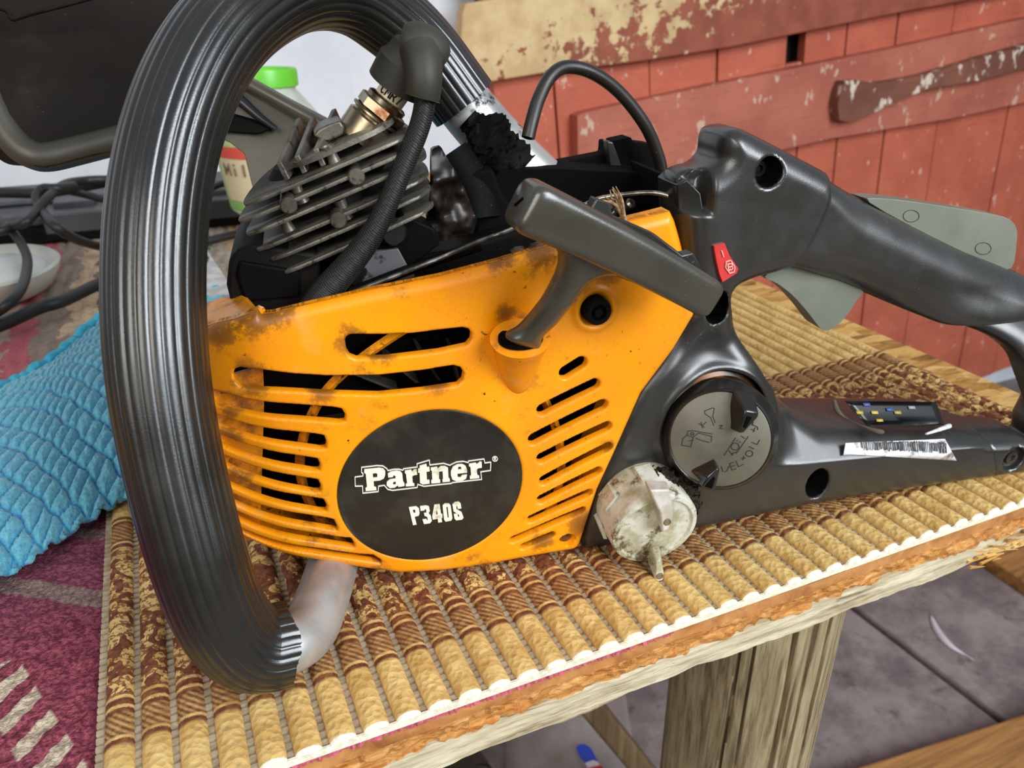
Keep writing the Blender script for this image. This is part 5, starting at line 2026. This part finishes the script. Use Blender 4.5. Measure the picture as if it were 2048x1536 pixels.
tube('boot_elbow', elb, lambda s_: 0.0082 - 0.0016 * s_ + (0.0007 if s_ > 0.9 else 0), MAT['rubber'], boot, seg=28)
lead_p = catmull([s3(848, 182, 0.034), s3(848, 215, 0.033), s3(836, 262, 0.030), s3(806, 335, 0.024), s3(772, 415, 0.019), s3(738, 478, 0.016), s3(694, 535, 0.014), s3(650, 585, 0.012), s3(610, 640, 0.012)], 8)
o = tube('ignition_lead', lead_p, lambda s_: 0.0042 + 0.0016 * sstep(0.45, 0.9, s_), MAT['lead'], saw, seg=24)
o['label'] = 'braided black ignition lead'

# ---------------------------------------------------------------- innards right of the cylinder
poly = px([(1000, 352), (1040, 338), (1080, 332), (1092, 320), (1112, 318), (1118, 326), (1210, 308), (1212, 284), (1220, 283), (1228, 292), (1226, 282), (1262, 274), (1268, 284), (1302, 288), (1318, 292), (1345, 360), (1362, 440), (1320, 520), (980, 520)], 0.085)
carb = prism('airbox', poly, 0.085, 0.096, MAT['matte'], saw, 0.0008)
poly = px([(1214, 282), (1226, 284), (1246, 340), (1252, 400), (1236, 402), (1222, 340)], 0.080)
prism('airbox_rib', poly, 0.080, 0.086, MAT['black'], carb, 0.0006)
poly = px([(1096, 322), (1112, 318), (1122, 372), (1108, 376)], 0.082)
prism('airbox_clip', poly, 0.080, 0.086, MAT['black'], carb, 0.0005)
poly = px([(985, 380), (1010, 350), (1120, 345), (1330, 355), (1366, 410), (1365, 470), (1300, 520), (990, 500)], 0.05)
prism('bay_shade_block', poly, 0.060, 0.085, MAT['hole_shade'], saw, 0.001)  # solid black block painted in for the shaded inside of the bay
poly = px([(1330, 350), (1352, 356), (1372, 400), (1376, 440), (1372, 520), (1352, 470), (1338, 420)], 0.03)
prism('bay_wall', poly, 0.012, 0.07, MAT['near_black'], saw, 0.0008)
# intake boot and elbow block next to the cylinder
tube('intake_elbow', catmull([s3(900, 305, 0.07), s3(922, 340, 0.068), s3(945, 385, 0.066), s3(955, 440, 0.062)], 6), lambda s_: 0.0085 + 0.003 * s_, MAT['near_black'], saw, seg=20)
poly = px([(930, 345), (985, 335), (1002, 380), (1040, 440), (1040, 500), (955, 505)], 0.06)
prism('intake_block', poly, 0.058, 0.09, MAT['matte'], saw, 0.002)
# crumpled greasy baffle right of the fins
V2, Fc = field_mesh(sv(860, 490, 0.03) - 0.002, sv(990, 290, 0.03) + 0.002, 0.0012, lambda P: sdf_poly(P, px([(868, 300), (888, 298), (905, 330), (935, 380), (968, 460), (958, 480), (880, 500), (858, 440)], 0.035)))
q = np.stack([V2[:, 0], V2[:, 1], V2[:, 0] * 0], 1) + 5
vf = 0.033 + 0.008 * vnoise(q, 90) + 0.004 * vnoise(q, 260) + (V2[:, 0] - V2[:, 0].min()) * 0.25
V, F2 = solid_data(V2, Fc, vf, vf + 0.004)
mm = M('greasy_crumpled_metal', 0.35, 0.4)
mm.color(mm.mix(mm.step(mm.noise(120, 4), 0.4, 0.65), (24, 20, 17), (52, 44, 38)))
mesh('baffle', V, F2, mm.m, saw, sharp=70)
# muffler box front-left of the crankcase
poly = px([(455, 560), (460, 510), (480, 486), (520, 480), (640, 500), (640, 600), (560, 618), (470, 622)], 0.035)
prism('muffler', poly, 0.028, 0.08, MAT['core'], saw, 0.003)
poly = px([(474, 548), (480, 520), (600, 540), (600, 590), (490, 600)], 0.028)
prism('recess_shade_plate', poly, 0.026, 0.03, MAT['near_black'], saw, 0.001)  # dark plate on the face, painting the shade of a recess
# grey data plate and black clamp block behind the lead
poly = px([c2(920, 1280), c2(1025, 1085), c2(1270, 1055), c2(1330, 1165), c2(1390, 1250), c2(1000, 1370)], 0.03)
mm = M('dull_grey_plate', 0.4, 0.1)
mm.color(mm.mix(mm.step(mm.noise(75, 4), 0.5, 0.58), (112, 108, 112), (16, 15, 14)))
prism('data_plate', poly, 0.028, 0.031, mm.m, saw, 0.0004)
poly = px([c2(1090, 1090), c2(1150, 870), c2(1300, 800), c2(1520, 900), c2(1560, 1010), c2(1340, 1170)], 0.036)
prism('clamp_block', poly, 0.031, 0.05, MAT['near_black'], saw, 0.001)
p = s3(*c2(1235, 940), 0.03)
lathe('clamp_bolt', [(0.0, 0.004), (0.0045, 0.004), (0.0056, 0.002), (0.0056, -0.006)], p, (0, -1, 0), MAT['black'], saw, seg=24, close=False)
# silver gasket wire lying along the cover's top
gp = catmull([s3(692, 590, 0.014), s3(800, 548, 0.016), s3(880, 516, 0.018), s3(960, 482, 0.02), s3(1010, 464, 0.021), s3(1040, 450, 0.022)], 8)
tube('sealing_wire', gp, 0.0010, MAT['steel'], saw, seg=8)
gp = catmull([s3(700, 585, 0.024), s3(830, 535, 0.026), s3(960, 492, 0.027)], 8)
tube('case_lip', gp, 0.0022, MAT['near_black'], saw, seg=8)
poly = px([(1020, 500), (1030, 494), (1046, 492), (1054, 500), (1062, 488), (1086, 480), (1090, 486), (1066, 496), (1058, 508), (1044, 500), (1032, 502), (1024, 508)], 0.004)
prism('wire_clip', poly, 0.003, 0.0045, MAT['steel'], saw)
# throttle rod
rp = catmull([s3(1165, 412, 0.032), s3(1200, 397, 0.030), s3(1260, 388, 0.026), s3(1310, 386, 0.022), s3(1350, 396, 0.018), s3(1400, 418, 0.012)], 8)
o = tube('throttle_rod', rp, 0.0011, MAT['steel'], saw, seg=10)
# small glinting carburettor parts
for (x, y), r in (((1215, 415), 0.003), ((1228, 425), 0.0022), ((1260, 408), 0.0026), ((1205, 428), 0.002)):
    p = s3(x, y, 0.05)
    lathe('carburettor_screw', [(0.0, 0.002), (r * 0.6, 0.002), (r, 0.001), (r, -0.008)], p, (0.2, -0.7, 0.6), MAT['steel'], saw, seg=14, close=False)
# cut fuel hose arching over
hp = catmull([s3(1056, 276, 0.05), s3(1064, 242, 0.052), s3(1078, 196, 0.056), s3(1102, 152, 0.06), s3(1135, 134, 0.064), s3(1186, 146, 0.067), s3(1240, 186, 0.07), s3(1290, 250, 0.072), s3(1316, 310, 0.074), s3(1324, 350, 0.074), s3(1322, 400, 0.074)], 8)
o = tube('fuel_hose', hp, 0.0030, MAT['hose'], saw, seg=20)
o['label'] = 'cut black fuel hose arching upward'
dd = (hp[0] - hp[1]) / np.linalg.norm(hp[0] - hp[1])
lathe('hose_bore_shade', [(0.0, 0.0003), (0.0019, 0.0003), (0.0020, -0.001)], hp[0], dd, MAT['hole_shade'], o, seg=16, close=False)  # black disc painting the shade inside the cut hose end

# ---------------------------------------------------------------- front handle
GR = 0.0166
gpts = [(572, 1288, .303), (525, 1296, .298), (482, 1280, .292), (438, 1222, .284), (392, 1100, .274), (340, 890, .2655), (313, 700, .261), (310, 500, .262), (330, 330, .265), (372, 190, .270), (435, 80, .278), (520, 5, .290),
        (610, -28, .305), (700, -15, .322), (780, 38, .338), (850, 105, .351), (928, 208, .362)]
gp = catmull([sd(*q) for q in gpts], 14)
NRIB = 26
rprof = lambda t: 1.0 - 0.030 * (1 - abs(math.sin(NRIB * t / 2.0)) ** 0.55)
v, f = tube_data(gp, GR, 208, prof=rprof)
v = np.array(v)
# ragged lower end
for k in range(208):
    v[k] = v[k] + (gp[0] - gp[1]) / np.linalg.norm(gp[0] - gp[1]) * (0.0010 * (random.random() - 0.5) + 0.0012 * math.sin(k * 0.12))
grip = mesh('front_grip', v, f, MAT['grip'], saw, sharp=80)
grip['label'] = 'fluted black rubber grip of the front handle'
# bare tube at the foot
tp = catmull([sd(520, 1296, .2995), sd(575, 1290, .3045), sd(616, 1262, .315), sd(638, 1215, .327), sd(655, 1165, .343), sd(670, 1115, .3605), sd(682, 1080, .371)], 8)
tube('handle_tube', tp, 0.0115, MAT['silver'], saw, seg=32)
# flattened oily tube at the far end
tp = catmull([sd(905, 178, .3605), sd(940, 223, .3635), sd(985, 275, .367), sd(1030, 322, .371), sd(1075, 365, .376)], 8)
tube('handle_tube', tp, lambda s_: 0.0133 + 0.0008 * s_, MAT['oily'], saw, seg=32, squash=(1, 0.85))
tp = catmull([sd(938, 236, .3535), sd(968, 268, .3545), sd(1000, 305, .357), sd(1040, 345, .360)], 6)
v, f = tube_data(catmull(tp, 4), lambda s_: 0.0045 + 0.006 * float(sstep(0, 0.4, s_)), 40, squash=(0.35, 1.0), ref=(-0.3, -0.9, 0.35))
v = np.array(v)
v = v + (vnoise(v + 3, 260)[:, None] - 0.5) * np.array([0.004, -0.003, 0.004]) + (vnoise(v + 7, 700)[:, None] - 0.5) * 0.0022
mesh('grease_cake', v, f, MAT['near_black'], saw, sharp=180)

# ---------------------------------------------------------------- hand guard
g_out = [(-140, -60, .345), (-60, 120, .345), (-15, 205, .345), (5, 255, .346), (30, 300, .347), (62, 328, .348), (95, 334, .350), (160, 318, .355), (225, 302, .360), (330, 280, .372), (365, 40, .388), (400, -120, .392)]
G3 = [sd(*q) for q in g_out]
G3 = catmull(G3, 3, True)
away = np.array([-0.018, 0.022, -0.002])
guard = plane_prism('hand_guard', G3, away, MAT['guard'], saw, bev=0.0025)
guard['label'] = 'large dark hand guard paddle in front of the handle'
rl = catmull([sd(-60, 5, .3435), sd(10, 20, .3445), sd(25, 38, .3445), sd(60, 28, .346), (sd(175, -2, .351)), sd(240, -22, .354)], 5)
tube('raised_line', rl, 0.0010, MAT['guard'], guard, seg=8)
# rim lip along the lower edge of the paddle
rl = catmull([sd(-110, 20, .349), sd(-28, 180, .349), sd(6, 248, .350), (sd(34, 288, .351)), sd(66, 310, .352), sd(98, 314, .354), sd(160, 300, .359), sd(300, 264, .369)], 6)
tube('guard_lip', rl, 0.0066, MAT['guardlip'], guard, seg=12)
# arm from the paddle down to the chain brake
a_out = [(330, 60, .392), (400, 100, .395), (463, 141, .398), (560, 195, .402), (652, 243, .406), (700, 290, .408), (690, 350, .408), (600, 400, .405), (520, 430, .402), (502, 366, .400), (488, 308, .398), (460, 286, .396), (426, 270, .394), (330, 270, .388)]
A3 = [sd(*q) for q in a_out]
arm = plane_prism('guard_arm', A3, (0.004, 0.012, -0.001), MAT['armgrey'], saw, bev=0.0015)
# raised top flange, and a dark plate painting the shade of the arm's hollow
tube('arm_flange', catmull([sd(380, 98, .390), sd(463, 150, .395), sd(560, 204, .399), sd(660, 258, .402)], 6), 0.0035, MAT['armgrey'], arm, seg=12, squash=(1, 1.4))
hol = [(400, 205, .389), (437, 222, .391), (500, 240, .394), (540, 258, .3955), (520, 268, .395), (470, 266, .393), (428, 262, .391), (400, 255, .389)]
plane_prism('arm_hollow_shade', [sd(*q) for q in hol], (0.002, 0.006, 0), MAT['near_black'], arm, bev=0.0006)
tube('arm_ridge', catmull([sd(445, 172, .392), sd(485, 205, .394), sd(520, 235, .3955), sd(552, 258, .397)], 6), lambda s_: 0.0036 - 0.0022 * s_, simple('arm_ridge', (40, 40, 44), 0.32), arm, seg=12)

# ================================================================== things on the back of the bench
# blue plush cloth, draped in a soft hump beside the saw
CU, CV = 260, 190
f_edge = catmull([on_z(-190, 1300, -0.002), on_z(-60, 1205, -0.001), on_z(60, 1130, 0.0), on_z(170, 1052, 0.002), on_z(275, 992, 0.004), on_z(380, 945, 0.004), on_z(480, 905, 0.003)], 20)
b_edge = catmull([on_z(-190, 880, 0.0), on_z(-60, 822, 0.002), on_z(20, 778, 0.004), on_z(110, 728, 0.006), on_z(210, 643, 0.008), on_z(330, 606, 0.006), on_z(470, 585, 0.003)], 20)


def resample(P, n):
    s_ = np.concatenate([[0], np.cumsum(np.linalg.norm(np.diff(P, axis=0), axis=1))])
    t = np.linspace(0, s_[-1], n)
    return np.stack([np.interp(t, s_, P[:, k]) for k in range(3)], 1)


fe, be = resample(f_edge, CU), resample(b_edge, CU)
V = np.zeros((CU, CV, 3))
G = np.zeros((CU, CV))
for j in range(CV):
    t = j / (CV - 1)
    V[:, j] = fe * (1 - t) + be * t
    s_ = np.linspace(0, 1, CU)
    hump = 0.030 * np.sin(math.pi * min(1, t * 1.02)) ** 0.8 * (0.55 + 0.55 * (1 - t)) * (1 - 0.45 * s_)
    V[:, j, 2] += hump + 0.004 * np.sin(9 * s_ + 6 * t) * math.sin(math.pi * t)
# arc lengths for the quilting
su = np.linspace(0, 0.36, CU)[:, None] * np.ones((1, CV))
tv = np.linspace(0, 0.30, CV)[None, :] * np.ones((CU, 1))
q = np.stack([su.ravel(), tv.ravel(), su.ravel() * 0], 1) + 2
wob = (vnoise(q, 60).reshape(CU, CV) - 0.5) * 0.006
a1 = (su * 0.80 + tv * 0.60 + wob) / 0.021
a2 = (-su * 0.60 + tv * 0.80 + wob) / 0.0165
a2s = a2 + 0.5 * (np.floor(a1) % 2)
g1 = np.abs(a1 - np.round(a1)) * 0.021
g2 = np.abs(a2s - np.round(a2s)) * 0.0165
gd = np.minimum(g1, g2)
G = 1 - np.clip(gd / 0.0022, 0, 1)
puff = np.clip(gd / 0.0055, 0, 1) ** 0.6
V[:, :, 2] += 0.0046 * puff + 0.0015 * vnoise(q, 700).reshape(CU, CV)
V[:, :, 2] = np.maximum(V[:, :, 2], ZT - 0.0005 + 0.0015)
idx = np.arange(CU * CV).reshape(CU, CV)
Fc = np.stack([idx[:-1, :-1], idx[1:, :-1], idx[1:, 1:], idx[:-1, 1:]], -1).reshape(-1, 4).tolist()
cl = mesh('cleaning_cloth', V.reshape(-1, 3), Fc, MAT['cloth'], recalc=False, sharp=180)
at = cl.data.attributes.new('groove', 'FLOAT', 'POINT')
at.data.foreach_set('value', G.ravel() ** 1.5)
m = cl.modifiers.new('solid', 'SOLIDIFY')
m.thickness = 0.003
m.offset = -1
tag(cl, 'turquoise blue quilted plush cloth humped beside the front handle', 'cloth')
tube('hem', V[:, -1] + np.array([0, 0, 0.001]), 0.0034, MAT['cloth_hem'], cl, seg=10)

# long black plastic case against the wall
cy0, cy1 = 1.015, 1.20
cx0, cx1 = -0.62, 0.24
case_o = np.array([(cx0 + cx1) / 2, (cy0 + cy1) / 2, ZB + 0.006])
case = empty('tool_case', tuple(case_o))
tag(case, 'long flat black plastic case lying along the wall under the cables', 'case')
MAT['case'] = mk_black('case_plastic', (54, 54, 56), 0.5, 0.15)
zc = ZB + 0.0085


def cpart(name, lo, hi, mat, bev=0.003):
    v, f = box_data(np.array(lo) - case_o, np.array(hi) - case_o)
    o = mesh(name, v, f, mat, case, smooth=False)
    bevel(o, bev, 2)
    return o


cpart('case_base', (cx0, cy0, zc), (cx1, cy1, zc + 0.018), MAT['near_black'])
lid = cpart('case_lid', (cx0, cy0 + 0.012, zc + 0.018), (cx1, cy1, zc + 0.030), MAT['case'])
cpart('lid_step', (cx0, cy0 + 0.075, zc + 0.030), (cx1, cy1, zc + 0.036), MAT['case'])
for x in (-0.46, -0.26, -0.10, 0.075):
    lt = cpart('latch', (x - 0.032, cy0 - 0.002, zc + 0.010), (x + 0.032, cy0 + 0.032, zc + 0.033), MAT['case'], 0.002)
    cpart('latch_rib', (x - 0.022, cy0 + 0.03, zc + 0.028), (x + 0.022, cy0 + 0.07, zc + 0.039), MAT['case'], 0.002)

# cables
MAT['cable'] = simple('black_cable', (30, 29, 27), 0.5)


def cable(pts, r, label, zs=None):
    P = []
    for k, q in enumerate(pts):
        z = zs[k] if zs else 0.012
        P.append(on_z(q[0], q[1], z))
    o = tube('cable', catmull(P, 8), r, MAT['cable'], seg=12)
    tag(o, label, 'cable', 'black cables at the back of the bench')
    return o


cable([(-120, 388), (0, 385), (78, 386), (130, 380), (216, 364), (300, 352), (400, 346)], 0.0058, 'black cable running straight along the white wall above the case', [0.062] * 7)
cable([(-60, 470), (0, 462), (23, 453), (52, 444), (75, 420), (99, 392), (130, 368), (169, 361), (216, 359), (300, 362), (400, 358)], 0.0046, 'black cable climbing from the left edge over the case in an S bend',
      [0.050, 0.050, 0.052, 0.058, 0.064, 0.072, 0.074, 0.072, 0.070, .058, .058])
cable([(150, 372), (112, 377), (86, 377), (73, 394), (81, 418), (112, 454), (156, 480), (206, 494), (260, 500), (330, 498), (406, 484), (479, 467), (560, 452)], 0.0048, 'black cable looping down over the front of the case',
      [0.074, 0.076, 0.076, 0.07, 0.062, 0.056, 0.034, 0.012, 0.010, 0.010, 0.010, 0.010, 0.010])
cable([(-60, 410), (-20, 428), (0, 441), (26, 465), (47, 496), (55, 527), (44, 574), (16, 608), (-20, 632), (-80, 660)], 0.0042, 'thin black cable bowing round in front of the white dish',
      [0.05, 0.05, 0.05, 0.045, 0.038, 0.034, 0.034, 0.03, 0.02, 0.012])
cable([(-120, 690), (0, 650), (78, 616), (130, 600), (203, 566), (260, 552), (330, 545)], 0.0056, 'thick black cable lying across the rag rug behind the blue cloth', [0.012] * 7)
cable([(120, 378), (146, 384), (178, 391), (208, 398), (260, 400), (340, 392), (409, 379), (448, 366), (520, 350)], 0.0042, 'black cable sagging behind the grip towards the jar', [.058, .057, 0.057, 0.057, .057, .057, 0.057, 0.057, 0.057])

# pale oval dish at the left edge
q = on_z(-5, 585, 0.0)
dro = empty('dish', (q[0], q[1], ZT - 0.001))
prof = [(0.0, 0.000), (0.038, 0.000), (0.050, 0.006), (0.060, 0.020), (0.062, 0.027), (0.059, 0.029), (0.055, 0.026), (0.046, 0.021), (0.0, 0.020)]
v, f = lathe_data(prof, (0, 0, 0), (0, 0, 1), 48, False)
v = [(p[0] * 0.95, p[1] * 1.25, p[2]) for p in v]
MAT['dish'] = simple('milky_plastic', (196, 194, 182), 0.35)
o = mesh('bowl', v, f, MAT['dish'], dro, sharp=50)
v, f = lathe_data([(0.049, 0.021), (0.045, 0.024), (0.02, 0.0262), (0.0, 0.0268)], (0, 0, 0), (0, 0, 1), 48, False)
v = [(p[0] * 0.95, p[1] * 1.25, p[2]) for p in v]
mesh('lid_panel', v, f, simple('milky_panel', (210, 210, 204), 0.3), dro, sharp=50)
tag(dro, 'milky white oval plastic dish on the rag rug at the left edge', 'dish')

# tub with green lid behind the cylinder
q = on_z(566, 432, 0.036)
jar = empty('food_tub', (q[0], q[1] + 0.03, ZB + 0.0085 + 0.0362))
jo = np.array(jar.location)
mm = M('cloudy_plastic', 0.3)
mm.color(mm.mix(mm.step(mm.noise(18, 3), 0.4, 0.6), (204, 206, 198), (180, 186, 170)))
JH = 0.142
lathe('tub_body', [(0.0, 0.002), (0.046, 0.002), (0.050, 0.006), (0.060, 0.085), (0.060, 0.092), (0.056, 0.104), (0.040, 0.124), (0.0345, 0.130), (0.0345, JH)], (0, 0, 0), (0, 0, 1), mm.m, jar, seg=48, close=False)
MAT['lid_green'] = simple('bright_green_lid', (104, 196, 50), 0.35)
lid = lathe('lid', [(0.0, JH + 0.002), (0.030, JH + 0.002), (0.033, JH + 0.008), (0.037, JH + 0.009), (0.038, JH + 0.006), (0.038, JH - 0.008), (0.036, JH - 0.009)], (0, 0, 0), (0, 0, 1), MAT['lid_green'], jar, seg=48, close=False)
lathe('lid_disc', [(0.0, JH + 0.004), (0.029, JH + 0.004), (0.030, JH + 0.002)], (0, 0, 0), (0, 0, 1), simple('pale_lid_disc', (198, 204, 184), 0.4), lid, seg=48, close=False)
# label wrapped round the tub: green edges, cream field, red banner and dark print
ca = math.atan2(-q[1], -q[0])


def wrap(name, a0, a1, h0, h1, off, mat, n=14):
    V, Fc = [], []
    for i in range(n + 1):
        a = a0 + (a1 - a0) * i / n
        for h_ in (h0, h1):
            r = 0.050 + 0.010 * (h_ - 0.006) / 0.079 + off
            V.append((r * math.cos(a), r * math.sin(a), h_))
        for h_ in (h0, h1):
            r = 0.050 + 0.010 * (h_ - 0.006) / 0.079 + off - 0.0006
            V.append((r * math.cos(a), r * math.sin(a), h_))
    for i in range(n):
        b = i * 4
        Fc += [(b, b + 4, b + 5, b + 1), (b + 3, b + 7, b + 6, b + 2), (b + 1, b + 5, b + 7, b + 3), (b + 2, b + 6, b + 4, b)]
    return mesh(name, V, Fc, mat, jar, recalc=False)


wrap('label_band', ca - 1.5, ca + 1.4, 0.008, 0.090, 0.0008, simple('label_green', (132, 180, 92), 0.5, 0, (190, 204, 150), 30))
wrap('label_field', ca - 1.15, ca + 1.2, 0.020, 0.076, 0.0014, simple('label_cream', (214, 198, 160), 0.5))
wrap('label_banner', ca - 1.1, ca - 0.2, 0.066, 0.078, 0.0020, simple('label_red', (214, 84, 66), 0.5))
GL2 = {'M': [[(0, 0), (0, 1), (.5, .3), (1, 1), (1, 0)]], 'i': [[(.5, 0), (.5, .65)], [(.5, .85), (.5, 1)]], 'l': [[(.5, 0), (.5, 1)]], 'k': [[(0, 0), (0, 1)], [(0.9, .7), (0, .35), (.9, 0)]]}
parts = []
for row, (txt, h_, sz) in enumerate((('Mil', 0.048, 0.0125),)):
    for k, ch in enumerate(txt):
        for ln in GL2[ch]:
            pts = []
            for gx, gy in ln:
                a = ca - 1.0 + 0.12 * row + (k + gx * 0.7) * 0.2
                hh = h_ + gy * sz
                r = 0.050 + 0.010 * (hh - 0.006) / 0.079 + 0.0020
                pts.append((r * math.cos(a), r * math.sin(a), hh))
            parts.append(tube_data(pts, 0.0011, 6))
V, Fc = join(parts)
mesh('label_lettering', V, Fc, simple('label_ink', (120, 96, 70), 0.6), jar, smooth=False)
tag(jar, 'cloudy plastic food tub with bright green lid against the white wall', 'tub')

# folded leaflet between the grip and the muffler
zl = 0.012
cor = [on_z(x, y, zl) for x, y in ((380, 470), (402, 485), (452, 556), (470, 590), (395, 592), (360, 560))]
leaf = plane_prism('leaflet', [p + np.array([0, 0, 0.002 * (k % 2)]) for k, p in enumerate(cor)], (0, 0, -0.0015), simple('leaflet_paper', (208, 204, 200), 0.7, 0, (176, 170, 168), 60))
tag(leaf, 'white printed leaflet lying on the rug between grip and muffler', 'leaflet')
parts = []
for k in range(6):
    a, b = on_z(403 + 2.6 * k, 497 + 3.6 * k, zl + 0.0026), on_z(398 + 2.6 * k, 506 + 3.6 * k, zl + 0.0026)
    parts.append(tube_data([a, b], 0.0011, 5))
V, Fc = join(parts)
mesh('print', V, Fc, MAT['ink'], leaf, smooth=False)
